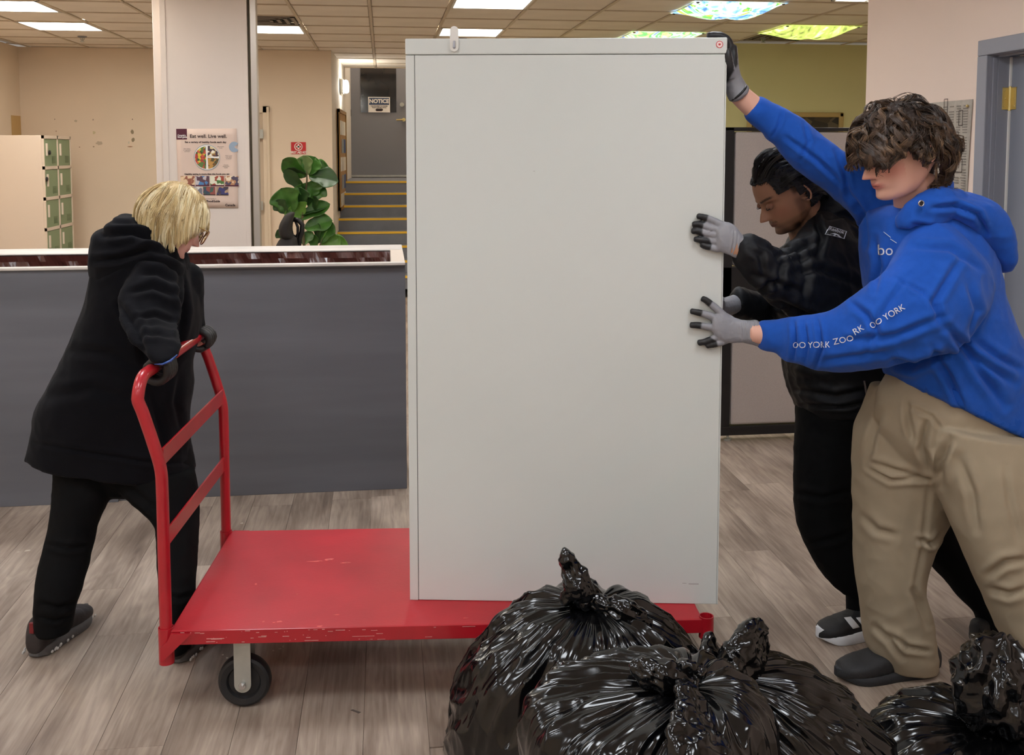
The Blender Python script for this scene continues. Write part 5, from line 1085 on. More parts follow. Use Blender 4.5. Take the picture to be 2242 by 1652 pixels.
# gloves gripping the cross tube
def bar_pt(t): a = MC @ Vector((-.066, .05, .975)); b = MC @ Vector((-.066, CW-.05, .975)); return a.lerp(b, t)
BD = (bar_pt(1)-bar_pt(0)).normalized(); BS = Vector((BD.y, -BD.x, 0))   # BS points to +x side
def grip(center, wrist, name, sgn=1, roll=0.0, R=.0300):
    parts = []; C = Vector(center); Wv = Vector(wrist)-C; Wv = (Wv-BD*Wv.dot(BD)*.6); a0 = math.atan2(Wv.z, Wv.dot(BS))
    tips = []
    for k in range(4):
        c = C+BD*(-.033+.022*k)*sgn; pts = []; ln = [5.0, 5.3, 5.1, 4.5][k]*.72
        for j in range(9):
            a = a0-roll-sgn*0+(-1)*(.15+j/8*ln); r = R*(1.05 if j else 1.25); pts.append((np.array(c+BS*math.cos(a)*r+Vector((0, 0, 1))*math.sin(a)*r), [.0125, .0125, .012, .012, .0118, .0115, .011, .0105, .009][j]))
        parts.append(chain(pts, 12))
    K_ = C+(BS*math.cos(a0)+Vector((0, 0, 1))*math.sin(a0))*R*1.25
    wr = Vector(wrist); parts.append(loft_np(np.array([K_-(wr-K_)*.05, K_*.6+wr*.4, wr, wr+(wr-K_)*.45]), np.array([BD*.046, BD*.044, BD*.034, BD*.036]), np.array([BS.cross(BD)*.0+Vector((0, .0, 0))+(wr-K_).normalized().cross(BD)*q for q in (.018, .020, .022, .028)]), 24, step=.006))
    th = [(np.array(K_*.4+wr*.6+BD*.025*-sgn), .014), (np.array(C+BD*-.05*sgn+(BS*math.cos(a0+.6)+Vector((0, 0, 1))*math.sin(a0+.6))*R*1.15), .0125), (np.array(C+BD*-.035*sgn+(BS*math.cos(a0+1.7)+Vector((0, 0, 1))*math.sin(a0+1.7))*R), .011), (np.array(C+BD*-.02*sgn+(BS*math.cos(a0+2.5)+Vector((0, 0, 1))*math.sin(a0+2.5))*R), .010)]
    parts.append(chain(th, 12))
    return parts
g1 = grip(bar_pt(.20), Vector(P(356, 790, 2.995)), 'g')
glove('glove', wom, g1, [], (0, 1, 0), greys=False)
g2 = grip(bar_pt(.94), Vector(P(440, 738, 3.55)), 'g', sgn=1)
glove('glove', wom, g2, [], (0, 1, 0), greys=False)
b = MB(); c = Vector(P(364, 786, 2.995)); ax = (Vector(P(340, 740, 3.06))-c).normalized(); u_ = ax.cross(Vector((0, 1, 0))).normalized(); v_ = ax.cross(u_)
b.tube([Vector(P(338, 797, 2.962)), Vector(P(356, 797, 2.952)), Vector(P(374, 789, 2.953)), Vector(P(388, 776, 2.972))], [.001, .003, .0036, .0015], 8); b.build('blue_cuff_sheen', mat('cuff_sheen_blue', (50, 80, 150), .2), wom, True)  # bluish sheen on the sleeve cuff, put in as a thin coloured arc
# blonde bob
def wflow(d, p):  # away from the parting on top, down
    f = np.zeros_like(d); s = np.where(d[:, 1] >= 0, 1, -1); top = sm(d[:, 2], .2, .9); f[:, 1] = s*(.2+.8*top); f[:, 2] = -1+.4*top; f[:, 0] = -.05-.25*(d[:, 0] < -.2)+.16*(d[:, 0] > .35); rad = (f*d).sum(1)[:, None]; return f-d*rad*.9
okw = lambda d: (d[:, 2] > -.15)&~((d[:, 0] > .62)&(d[:, 2] < .55))&(np.abs(d[:, 1]) < 1)
blond = [(122, 98, 60), (190, 160, 106), (226, 200, 146), (242, 224, 178), (252, 240, 208), (240, 222, 182)]
okc = lambda d: (d[:, 2] > -.45)&~((d[:, 0] > .60)&(d[:, 2] < .55))&~((d[:, 0] > .3)&(d[:, 2] < .0))
scalp(WH, wom, (168, 140, 92), okc, 1.025, ell=(.488, .385, .500))
strands(WH, 330, 36, lambda r: .56+.34*np.clip(r[:, 2], 0, 1), .226, wflow, 'hair', blond, wom, okw, cut=lambda q: q[:, 2] < np.interp(q[:, 0], [.04, .12, .22, .31, .40], [-.68, -.50, -.24, -.03, .08]), ell=(.488, .385, .500), off=(.012, .050), grav=lambda t, d: .15+.75*sm(t, .35, .9)+0*d[:, 0], rad=.00075, wave=.006, wfreq=1.4, spread=.10, nseg=18, clump=.4, seed=11, step_jit=.10, rough=.4)
# glasses
gl = MB()
def WL(x, y, z): return WH @ Vector((x, y, z))
for s in (-1, 1):
    gl2 = MB(); pts = [WL(.475-.02*abs(s*.17+.095*math.cos(a)*1.0)*1.0, s*.165+.125*math.cos(a)*(1 if True else 1), -.03+.105*math.sin(a)) for a in np.linspace(0, 2*math.pi, 28)[:-1]]
    pts = [WL(.485-.25*max(0, abs(s*.165+.125*c_)-.05)**1.6, s*.165+.125*c_, -.035+.105*s_) for c_, s_ in ((np.sign(math.cos(a))*abs(math.cos(a))**.7, np.sign(math.sin(a))*abs(math.sin(a))**.7) for a in np.linspace(0, 2*math.pi, 33)[:-1])]
    gl.tube(pts, .0019, 8, closed=True)
gl.tube([WL(.49, -.045, .0), WL(.505, 0, .012), WL(.49, .045, .0)], .0016, 8)
gm = gl.build('glasses', mat('tortoise_frame', (128, 76, 34), .2, spec=.7), wom, True)
for s in (-1, 1):
    b = MB(); b.tube([WL(.44, s*.295, .035), WL(.40, s*.345, .035), WL(.1, s*.375, .01), WL(-.05, s*.37, -.03)], .0016, 8); b.build('temple_arm', mat('gold_arm', (200, 176, 110), .3, metal=.8), gm, True)
    V_ = [WL(.483-.25*max(0, abs(s*.165+.12*c_)-.05)**1.6, s*.165+.12*c_, -.035+.10*s_) for c_, s_ in ((math.cos(a), math.sin(a)) for a in np.linspace(0, 2*math.pi, 25)[:-1])]
    gm_ = mat('lens', (245, 245, 245), .05, trans=1.0)
    b = MB(); vs = [b.bm.verts.new(v) for v in V_]; b.bm.faces.new(vs); b.build('lens', gm_, gm)
# ================================================================ MAN IN BLACK PUFFER
guy = thing('person', 'person with swept back black hair in a black puffer jacket pushing the cabinet', 'person', tuple(G(1880, 1390)))
GH = place_head((1665, 487), 3.12, 184, 33, 0, .232)
torso = [(1758, 905, 1975, 850, 3.16, .16), (1736, 850, 1978, 800, 3.16, .17), (1722, 790, 1978, 740, 3.16, .175), (1712, 720, 1970, 680, 3.16, .175), (1700, 650, 1960, 610, 3.16, .175), (1705, 590, 1940, 540, 3.16, .17), (1728, 545, 1912, 490, 3.16, .15), (1755, 505, 1885, 450, 3.16, .12), (1782, 470, 1850, 430, 3.16, .08)]
garm = [(1800, 468, 1912, 640, 3.05, .11), (1765, 500, 1860, 700, 3.0, .10), (1735, 535, 1790, 705, 2.95, .095), (1712, 552, 1740, 695, 2.90, .088), (1688, 538, 1700, 670, 2.86, .078), (1664, 520, 1668, 640, 2.83, .066), (1645, 513, 1640, 612, 2.81, .054), (1634, 518, 1618, 582, 2.805, .042)]
farg = [(1800, 600, 1790, 720, 3.34, .10), (1740, 612, 1730, 712, 3.34, .085), (1700, 628, 1690, 706, 3.32, .075), (1660, 640, 1650, 704, 3.26, .06), (1620, 630, 1610, 695, 3.20, .05)]
gl1 = [(1750, 900, 1905, 880, 3.15, .12), (1745, 1000, 1892, 1010, 3.14, .115), (1744, 1080, 1866, 1085, 3.14, .105), (1748, 1140, 1870, 1130, 3.13, .095), (1778, 1215, 1888, 1190, 3.12, .09), (1818, 1275, 1900, 1250, 3.11, .08), (1842, 1296, 1908, 1290, 3.1, .06)]
gl2_ = [(1850, 960, 1975, 890, 3.18, .13), (1930, 1110, 2040, 1030, 3.16, .115), (2022, 1215, 2088, 1125, 3.13, .10), (2070, 1270, 2138, 1200, 3.1, .09), (2108, 1315, 2166, 1268, 3.06, .08), (2138, 1345, 2186, 1330, 3.03, .065), (2150, 1390, 2206, 1380, 3.0, .05)]
ghip = [(1760, 850, 1960, 800, 3.16, .15), (1750, 920, 1960, 900, 3.16, .15), (1790, 970, 1930, 960, 3.16, .12)]
gneck = pairs([(1735, 540, 1830, 500, 3.14, .06), (1720, 480, 1800, 450, 3.13, .058), (1705, 440, 1780, 420, 3.12, .055)], 24)
hd = head_np(nose=1.05, smile=.3, chin=1.1); hd = (xf(GH, hd[0]), hd[1]); ears = [(xf(GH, e[0]), e[1]) for e in (ear_np(1), ear_np(-1))]
ank = [(1856, 1285, 1902, 1285, 3.1, .045), (1858, 1345, 1900, 1345, 3.1, .042)]
wr_ = pairs([(1652, 526, 1640, 580, 2.80, .026), (1632, 524, 1616, 566, 2.80, .022), (1610, 516, 1598, 556, 2.80, .014)], 20)
me = remesh([hd, gneck, wr_]+ears+[pairs(torso[1:], shrink=.86, capk=.05), pairs(garm, shrink=.6), pairs(farg, shrink=.6), pairs(gl1, shrink=.8, capk=.05), pairs(gl2_, shrink=.8, capk=.05), pairs(ghip, shrink=.78), pairs(ank, 24)], .0042, 1)
def gextra(c, L, mix):
    z = L[:, 2]; x = L[:, 0]; ay = np.abs(L[:, 1])
    c = mix(c, (44, 30, 24), sm(.06-np.abs(x+.0), 0, .05)*sm(z, -.05, .05)*sm(.3-z, 0, .1)*(ay > .25)*.9)
    v = xf(GH, L); px_, py_ = proj(v); c = mix(c, (6, 6, 7), ((py_ > 1270))*1.0); return c
skin_paint(me, GH, (176, 128, 100), lip=(128, 76, 66), rosy=.18, brow=(26, 18, 16), beard=(34, 24, 20), extra=gextra); gbody = link('body', me, skin_mat('skin_brown'), guy, True)
eye_parts(GH, gbody, (160, 112, 88), (40, 26, 20), closed=1)
pj = garment('puffer_jacket', [pairs(torso, 64, 2.4, capk=.12), pairs(garm, 44), pairs(farg, 40), pairs([(1730, 555, 1880, 500, 3.15, .14), (1745, 500, 1872, 452, 3.15, .13), (1772, 458, 1850, 424, 3.15, .11)], 50)], M_puffer, guy, .006,
    [([(1640, 545), (1665, 560), (1672, 600)], 5, .007), ([(1690, 545), (1712, 580), (1700, 640)], 6, .008), ([(1745, 545), (1765, 600), (1760, 660)], 7, .009), ([(1790, 530), (1740, 548), (1700, 560)], 6, .010), ([(1730, 600), (1800, 590), (1870, 620)], 7, .006), ([(1700, 660), (1790, 700), (1900, 690)], 7, .012), ([(1735, 850), (1830, 868), (1950, 840)], 6, .007), ([(1752, 885), (1850, 890), (1950, 868)], 4, .006), ([(1780, 470), (1800, 520), (1790, 560)], 6, .010), ([(1660, 640), (1680, 622), (1700, 618)], 5, .006), ([(1725, 790), (1800, 800), (1900, 780)], 8, .007), ([(1650, 600), (1700, 620), (1760, 640)], 6, .006), ([(1800, 480), (1850, 470), (1890, 500)], 5, .006)], (13, .0045), 31)
garment('trousers', [pairs(gl1, 40, capk=.15), pairs(gl2_, 40, capk=.15), pairs(ghip, 40)], M_cloth_black2, guy, .007, [([(1748, 1080), (1800, 1090), (1860, 1075)], 6, .006), ([(1770, 1190), (1820, 1180), (1875, 1160)], 6, .006)], (12, .0025), 33)
h_ = G(1952, 1383); tt_ = h_+np.array([-.275, -.03, 0])
garment('sock', [pairs([(1854, 1280, 1904, 1280, 3.1, .048), (1856, 1350, 1902, 1350, 3.1, .046)], 28)], M_cloth_black2, guy, .006, (), None)
s, M_, L_ = shoe(guy, h_, tt_, h=.10, w=.05, upper=(24, 24, 26), sole=(222, 224, 228), sole_h=.034)
sv = BVHTree.FromPolygons([v.co for v in s.data.vertices], [p.vertices[:] for p in s.data.polygons])
def decal_quad(bv, quad, m, parent, nm, off=.0012, n=8):
    V = []
    for i in range(n+1):
        for j in range(n+1):
            u, v = i/n, j/n; q = (1-u)*(1-v)*np.array(quad[0])+u*(1-v)*np.array(quad[1])+u*v*np.array(quad[2])+(1-u)*v*np.array(quad[3]); r = Vector(ray(*q)).normalized(); h = bv.ray_cast(Vector(CAM), r)
            V.append(h[0]+(h[1] if h[1].dot(r) < 0 else -h[1])*off if h[0] else None)
    F = [(i*(n+1)+j, (i+1)*(n+1)+j, (i+1)*(n+1)+j+1, i*(n+1)+j+1) for i in range(n) for j in range(n)]; F = [f for f in F if all(V[k] is not None for k in f)]
    V = [v if v is not None else Vector((0, 0, 0)) for v in V]
    if F: o = from_np(nm, V, F, m, parent); sd = o.modifiers.new('s', 'SOLIDIFY'); sd.thickness = .0006; return o
M_stripe = mat('white_stripe', (225, 227, 230), .5)
for x0 in (1848, 1874, 1900): decal_quad(sv, [(x0, 1352), (x0+15, 1350), (x0+34, 1372), (x0+19, 1376)], M_stripe, s, 'stripe')
b = MB()
for k in range(4): x = .11+.022*k; b.tube([M_ @ Vector((x, -.03, .080-.012*k)), M_ @ Vector((x+.004, 0, .104-.014*k)), M_ @ Vector((x, .03, .080-.012*k))], .0028, 6)
for sg in (-1, 1): b.tube([M_ @ Vector((.115, 0, .108)), M_ @ Vector((.10, -.02+.015*sg, .125)), M_ @ Vector((.12, -.03+.03*sg, .105))], .0022, 6)
b.build('laces', mat('lace_black', (16, 16, 18), .8), s, True)
tb_ = P(2172, 1428, 2.98); s2, M2_, L2_ = shoe(guy, P(2200, 1360, 3.02), P(2200, 1360, 3.02)+np.array([-.06, -.08, -.235]), up=(-.9, 0, .25), h=.10, w=.05, upper=(24, 24, 26), sole=(30, 30, 32), sole_h=.03)
b = MB(); b.tube([Vector(P(2152, 1388, 2.93)), Vector(P(2144, 1375, 2.93)), Vector(P(2143, 1392, 2.93)), Vector(P(2152, 1402, 2.93))], .003, 6); b.build('pull_loop', mat('lace_black', (16, 16, 18), .8), s2, True)
# face of the cabinet: depth at a given pixel
def cabY(px_): 
    n_ = MK.to_3x3() @ Vector((0, -1, 0)); r = ray(px_, 700); c0 = np.array(K0); nn = np.array(n_); return float(((c0-CAM)@nn)/(r@nn)*r[1])
def on_face(px_, py_, off): return P(px_, py_, cabY(px_)-off)
def finger(pts, rs, off0=.012):
    out = [];
    for (x, y), r in zip(pts, rs): Y_ = (cabY(x) if x < 1578 else cabY(1578))-off0-r*.1; out.append((P(x, y, Y_), r))
    return out
def hand_on_face(fingers, palm, parent, r0=.0105, wr_shape=None, grow=1.0, offp=.018):
    parts = []; tips = []
    for f in fingers:
        n = len(f); rs = np.linspace(r0*1.18, r0*.84, n)*grow; q = finger(f, rs, .0115); parts.append(chain(q, 14)); tips.append(q[-1][0]); 
    Yp = cabY(1576)-offp
    parts.append(pairs([(a, b, c, d, Yp+dy, th) for (a, b, c, d, dy, th) in palm], 32, 2.3))
    return parts, tips
gf = [[(1586, 494), (1574, 489), (1562, 483), (1545, 476), (1528, 473)], [(1585, 504), (1562, 500), (1540, 493), (1527, 490), (1518, 491)], [(1585, 516), (1562, 513), (1540, 509), (1526, 505), (1516, 506)], [(1588, 530), (1565, 528), (1544, 526), (1530, 524), (1522, 524)], [(1592, 542), (1572, 544), (1556, 541), (1543, 538), (1536, 535)]]
gp = [(1572, 496, 1572, 546, .002, .016), (1584, 487, 1584, 553, .0, .018), (1600, 488, 1598, 558, -.002, .018), (1614, 500, 1606, 563, -.004, .018), (1626, 516, 1614, 565, -.004, .020), (1636, 524, 1620, 566, -.006, .024)]
pts_, tips = hand_on_face(gf, gp, guy, .0098)
gg = glove('glove', guy, pts_, [t+np.array([.004, 0, 0]) for t in tips], (0, 1, 0), thr=-.05, tipr=.026)
folds(gg.data, [([(1608, 505), (1606, 530), (1600, 555)], 1.5, .0016), ([(1616, 512), (1613, 540), (1607, 558)], 1.5, .0016), ([(1560, 505), (1552, 512)], 1.5, .0012)])
# far glove on the cabinet's side
fc = MK @ Vector((KW+.022, .28, 0)); fz = float(P(1600, 660, 3.15)[2]); parts = []
for k in range(4): parts.append(chain([(np.array([fc.x+.012, fc.y-.035+.022*k, fz-.02]), .011), (np.array([fc.x-.006, fc.y-.035+.022*k, fz+.04]), .010), (np.array([fc.x-.008, fc.y-.035+.022*k, fz+.075]), .009)], 12))
parts.append(chain([(P(1618, 662, 3.2), .03), (np.array([fc.x+.018, fc.y, fz-.01]), .026), (np.array([fc.x+.012, fc.y, fz+.015]), .022)], 20)); parts.append(chain([(np.array([fc.x+.015, fc.y-.03, fz-.02]), .012), (np.array([fc.x+.003, fc.y-.06, fz+.02]), .010)], 12))
glove('glove', guy, parts, [], (-1, 0, 0))
# jacket patch
jb = BVHTree.FromPolygons([v.co for v in pj.data.vertices], [p.vertices[:] for p in pj.data.polygons])
Q = [(1815, 495), (1853, 507), (1848, 523), (1807, 513)]
decal_quad(jb, Q, mat('patch_black', (18, 18, 20), .6), pj, 'sleeve_patch', .0010)
for i in range(4):
    a, c = np.array(Q[i], float), np.array(Q[(i+1) % 4], float); cen_ = np.mean(Q, 0); ai, ci = a+(cen_-a)*.07, c+(cen_-c)*.07
    decal_quad(jb, [a, c, ci, ai], M_print, pj, 'patch_border', .0020)
lettering_on(pj, [('Reebok', (1831, 505), -15, .95)], 11.5, M_print, pj, .0022, bold=.01)
for q in ([(1816, 513), (1826, 511), (1838, 515), (1828, 513)], [(1822, 516), (1829, 512), (1832, 513), (1827, 517)], [(1829, 513), (1838, 520), (1842, 520), (1833, 513)]): decal_quad(jb, [np.array(k, float) for k in q], M_print, pj, 'vector_mark', .0022, 4)
zp = P(1890, 838, 2.97); b = MB(); zh = jb.ray_cast(Vector(CAM), Vector(ray(1890, 838)).normalized())[0] or Vector(zp); b.tube([zh+Vector((0, -.006, .008)), zh+Vector((.003, -.01, -.012))], .003, 8); b.tube([zh+Vector((.003, -.009, -.012)), zh+Vector((.008, -.009, -.035))], .0035, 8); b.build('zip_pull', mat('zip', (120, 112, 110), .4, metal=.5), pj)
# swept-back hair
def gflow(d, p):
    f = np.zeros_like(d); f[:, 0] = -1; f[:, 2] = .30*(d[:, 0] > .3)-.75*(d[:, 0] < -.4)-.2; f[:, 1] = np.sign(d[:, 1])*.10; rad = (f*d).sum(1)[:, None]; return f-d*rad*.85
okg = lambda d: (d[:, 2] > -.35)&~((d[:, 0] > .50)&(d[:, 2] < .62))&~((d[:, 0] > .02)&(d[:, 2] < .22))
okg2 = lambda d: (d[:, 2] > -.62)&~((d[:, 0] > .55)&(d[:, 2] < .62))&~((d[:, 0] > .10)&(d[:, 2] < .20))&~((d[:, 0] > -.12)&(d[:, 2] < -.12))
scalp(GH, guy, (20, 16, 15), okg2, 1.03)
strands(GH, 170, 34, lambda r: .50+.28*(r[:, 0] < 0)+.12*(r[:, 2] > .6), .232, gflow, 'hair', [(12, 10, 10), (20, 16, 15), (30, 25, 23), (44, 38, 34)], guy, okg, off=(.02, .12), grav=lambda t, d: .30*sm(t, .5, 1)+0*d[:, 0], rad=.0010, wave=.012, wfreq=2, spread=.09, nseg=14, clump=.6, seed=21, rough=.32)
# ================================================================ YOUTH IN BLUE
boy = thing('person', 'person with curly brown hair in a bright blue hoodie and khaki trousers pushing the cabinet', 'person', tuple(G(1940, 1470)))
BH = place_head((1888, 392), 2.62, 186, 19, 0, .242)
bt = [(1957, 822, 2246, 962, 2.72, .185), (1949, 795, 2245, 905, 2.72, .19), (1936, 745, 2240, 835, 2.72, .195), (1926, 690, 2223, 765, 2.72, .19), (1914, 640, 2196, 705, 2.72, .185), (1907, 600, 2174, 645, 2.72, .18), (1902, 550, 2166, 600, 2.72, .18), (1902, 505, 2152, 545, 2.72, .17), (1915, 470, 2125, 495, 2.71, .14), (1950, 452, 2088, 458, 2.70, .09)]
ba = [(2010, 470, 2165, 640, 2.62, .11), (1985, 530, 2135, 700, 2.57, .11), (1945, 590, 2075, 765, 2.55, .105), (1903, 625, 1995, 782, 2.555, .098), (1860, 658, 1930, 798, 2.58, .09), (1815, 684, 1862, 811, 2.62, .082), (1770, 692, 1792, 810, 2.67, .075), (1740, 697, 1745, 797, 2.70, .066), (1718, 700, 1716, 787, 2.725, .058)]
bcuff = [(1716, 702, 1712, 780, 2.73, .046), (1695, 703, 1692, 772, 2.75, .042), (1671, 705, 1671, 768, 2.77, .040)]
bfa = [(1960, 440, 1930, 590, 2.80, .10), (1905, 355, 1895, 500, 2.85, .095), (1860, 338, 1850, 452, 2.86, .088), (1830, 322, 1806, 413, 2.87, .082), (1775, 280, 1748, 375, 2.88, .07), (1728, 243, 1702, 322, 2.885, .058), (1708, 232, 1680, 298, 2.885, .05)]
bfc = [(1706, 231, 1676, 292, 2.885, .045), (1667, 213, 1636, 263, 2.885, .037)]
bl1 = [(1925, 850, 2140, 900, 2.78, .16), (1908, 890, 2125, 940, 2.79, .155), (1884, 950, 2105, 1000, 2.80, .145), (1879, 1030, 2088, 1060, 2.81, .135), (1879, 1110, 2070, 1130, 2.82, .12), (1880, 1200, 2035, 1200, 2.83, .11), (1885, 1280, 2018, 1275, 2.835, .10), (1894, 1345, 2033, 1350, 2.84, .095), (1904, 1410, 2043, 1425, 2.845, .095), (1925, 1448, 2043, 1456, 2.85, .085)]
bl2 = [(2010, 920, 2275, 955, 2.66, .16), (2050, 1040, 2290, 1010, 2.63, .155), (2084, 1130, 2305, 1090, 2.60, .14), (2112, 1200, 2322, 1170, 2.58, .13), (2152, 1290, 2345, 1255, 2.56, .12), (2198, 1390, 2375, 1335, 2.54, .11), (2248, 1475, 2405, 1405, 2.52, .105), (2292, 1560, 2435, 1500, 2.5, .10)]
bh = [(1965, 800, 2230, 900, 2.72, .165), (1930, 870, 2240, 960, 2.72, .165), (1935, 960, 2200, 1020, 2.72, .13), (2000, 1040, 2150, 1060, 2.72, .10)]
bneck = pairs([(1960, 520, 2080, 510, 2.69, .07), (1962, 470, 2072, 460, 2.67, .06), (1958, 430, 2068, 425, 2.65, .057), (1955, 395, 2060, 395, 2.64, .055)], 24)
hd = head_np(nose=1.0, smile=.7, lip=1.0, chin=1.0); hd = (xf(BH, hd[0]), hd[1]); ears = [(xf(BH, e[0]), e[1]) for e in (ear_np(1), ear_np(-1))]
fore = pairs([(1694, 243, 1668, 280, 2.885, .030), (1668, 218, 1640, 259, 2.885, .032), (1630, 186, 1600, 220, 2.885, .026), (1618, 172, 1590, 205, 2.885, .024)], 24)
nearw = pairs([(1690, 708, 1690, 760, 2.77, .03), (1664, 709, 1664, 754, 2.775, .026), (1645, 710, 1645, 748, 2.78, .020)], 24)
me = remesh([hd, bneck, fore, nearw]+ears+[pairs(bt[1:], shrink=.80, capk=.05), pairs(ba, shrink=.6), pairs(bfa, shrink=.65), pairs(bl1[1:], shrink=.78, capk=.05), pairs(bl2[1:], shrink=.76, capk=.05), pairs(bh, shrink=.76)], .0042, 1)
skin_paint(me, BH, (222, 172, 152), lip=(196, 104, 98), rosy=.5, brow=(80, 56, 42)); bbody = link('body', me, skin_mat('skin_fair_pink'), boy, True)
eye_parts(BH, bbody, (218, 168, 150), (60, 60, 60), closed=1)
bfold = [([(1790, 700), (1800, 760), (1785, 805)], 4, .006), ([(1738, 704), (1742, 745), (1735, 790)], 4, .007), ([(1760, 706), (1768, 750), (1762, 795)], 4, .005), ([(1990, 600), (1930, 690), (1890, 790)], 7, .004), ([(2100, 570), (2045, 660), (2060, 720)], 7, .007), ([(1862, 662), (1900, 690), (1930, 740)], 6, .006), ([(1850, 745), (1960, 735), (2070, 690)], 7, .006), ([(2070, 770), (2000, 800), (1955, 790)], 8, .014), ([(2040, 760), (2080, 830), (2110, 900)], 7, .010), ([(2090, 740), (2150, 820), (2200, 890)], 8, .009), ([(2060, 700), (2130, 780), (2220, 840)], 7, .007), ([(2130, 740), (2180, 780), (2235, 810)], 7, .007), ([(1960, 610), (2020, 640), (2066, 700)], 4, .003), ([(2025, 850), (2035, 885), (2060, 905)], 3, .003),
    ([(1915, 520), (1925, 580), (1915, 640)], 6, .007), ([(1720, 300), (1790, 350), (1840, 400)], 5, .005), ([(1712, 245), (1704, 275), (1690, 300)], 3, .005), ([(1760, 270), (1770, 310), (1755, 350)], 4, .004), ([(1830, 330), (1850, 380), (1860, 440)], 5, .006), ([(1860, 420), (1890, 470), (1900, 540)], 6, .008), ([(2000, 540), (2080, 545), (2150, 590)], 7, .006), ([(1800, 790), (1870, 780), (1950, 770)], 6, .005), ([(2120, 620), (2140, 680), (2120, 740)], 7, .006)]
hd_ = garment('hoodie', [pairs(bt, 72, 2.3, capk=.05), pairs(ba, 48), pairs(bfa, 44), pairs(bcuff, 36), pairs(bfc, 36)], M_blue, boy, .0055, bfold, (10, .0032), 41)
hb = BVHTree.FromPolygons([v.co for v in hd_.data.vertices], [p.vertices[:] for p in hd_.data.polygons])
garment('waistband', [pairs([(1958, 822, 2247, 964, 2.72, .187), (1952, 795, 2246, 925, 2.72, .190)], 72, 2.3, capk=.05)], mat('blue_rib', (30, 80, 172), .9, spec=.15, bump=(500, .5, .001)), hd_, .006, (), (26, .0018), 44, 1)
# hood: collar in front, pile at the back
hc = [P(1968, 484, 2.60), P(1990, 470, 2.58), P(2022, 455, 2.575), P(2060, 448, 2.58), P(2098, 455, 2.62)]
garment('hood', [loft_np(np.array(hc), np.array([[0, 0, .018], [0, 0, .034], [0, 0, .045], [0, 0, .05], [0, 0, .055]]), np.array([[0, .012, 0], [0, .016, 0], [0, .022, 0], [0, .03, 0], [0, .05, 0]]), 24),
    pairs([(2030, 470, 2062, 424, 2.64, .08), (2070, 490, 2095, 422, 2.66, .12), (2100, 520, 2130, 428, 2.68, .14), (2125, 555, 2152, 448, 2.70, .15), (2140, 580, 2166, 490, 2.71, .15), (2152, 592, 2176, 540, 2.71, .13), (2158, 592, 2181, 572, 2.71, .10)], 48, 2.3),
    loft_np(np.array([P(1966, 480, 2.62), P(1985, 470, 2.72), P(2020, 440, 2.80), P(2070, 425, 2.78)]), np.array([[0, 0, .02], [0, 0, .03], [0, 0, .05], [0, 0, .06]]), np.array([[.01, .01, 0], [.014, .01, 0], [.02, .02, 0], [.02, .04, 0]]), 24)],
    M_blue, hd_, .005, [([(2040, 455), (2090, 450), (2140, 470), (2160, 510)], 5, .009), ([(2000, 492), (2060, 500), (2110, 530), (2145, 588)], 5, .009), ([(2080, 480), (2120, 500), (2150, 545)], 5, .006)], (12, .003), 45)
b = MB(); ec = Vector(P(2017, 445, 2.54)); b.tube([ec+Vector((math.cos(k*.5236)*.0075, 0, math.sin(k*.5236)*.0075)) for k in range(12)], .0018, 8, closed=True); b.build('eyelet', mat('steel', (190, 190, 195), .25, metal=1), hd_, True)
b = MB(); b.tube([ec+Vector((0, .001, 0)), ec+Vector((0, .004, 0))], .0065, 12); b.build('eyelet_hole', M_black, hd_)
# sleeve and chest print
lettering_on(hd_, [('OO YORK', (1776, 755), 1, .95), ('ZOO', (1847, 744), 12, 1.05), ('RK', (1880, 722), 30, 1.1), ('OO YORK', (1942, 693), 31, 1.0)], 19, M_print, hd_, .0018, bold=0)
lettering_on(hd_, [('bo', (1939, 548), 0, 1.0)], 34, M_print, hd_, .0018)
for q in ([(1936, 507), (1951, 519), (1951, 520.5), (1936, 508.5)], [(1950, 522), (1964, 531), (1964, 532.5), (1950, 523.5)]): decal_quad(hb, [np.array(k, float) for k in q], M_print, hd_, 'print_line', .0018, 3)
kf = [([(1900, 1010), (1960, 1030), (2040, 1048)], 6, .006), ([(1895, 1020), (1950, 1050), (2035, 1045)], 5, .006), ([(2035, 1050), (2020, 1200), (2000, 1300)], 5, .003), ([(2030, 920), (2020, 980), (2045, 1040)], 7, .010), ([(1985, 880), (1990, 920), (2000, 960)], 6, .007), ([(2080, 960), (2060, 1010), (2060, 1060)], 8, .010), ([(1930, 900), (1910, 960), (1900, 1010)], 7, .006), ([(1950, 1385), (1985, 1415), (2035, 1425)], 5, .008), ([(1915, 1370), (1950, 1400), (1975, 1440)], 6, .008), ([(2000, 1290), (2015, 1330), (2030, 1370)], 6, .008), ([(1890, 1130), (1920, 1160), (1960, 1170)], 7, .005), ([(2010, 1180), (2040, 1190), (2060, 1170)], 5, .008), ([(2100, 1000), (2130, 1080), (2140, 1160)], 8, .006), ([(2160, 1260), (2200, 1230), (2240, 1225)], 7, .008), ([(2170, 1290), (2210, 1300), (2242, 1290)], 7, .007), ([(2200, 1020), (2210, 1100), (2230, 1180)], 6, .004), ([(1990, 890), (2040, 910), (2060, 940)], 4, .005)]
garment('trousers', [pairs(bl1, 56, 2.2, capk=.1), pairs(bl2, 56, 2.2, capk=.1), pairs(bh, 56)], M_khaki, boy, .006, kf, (7, .0032), 47)
h_ = G(2046, 1468); s, M_, L_ = shoe(boy, h_, h_+np.array([-.328, -.012, 0]), h=.105, w=.055, upper=(36, 36, 38), sole=(42, 43, 46), sole_h=.026)
b = MB()
for k in range(4): x = .13+.022*k; b.tube([M_ @ Vector((x, -.03, .078-.010*k)), M_ @ Vector((x+.003, 0, .098-.013*k)), M_ @ Vector((x, .03, .078-.010*k))], .0026, 6)
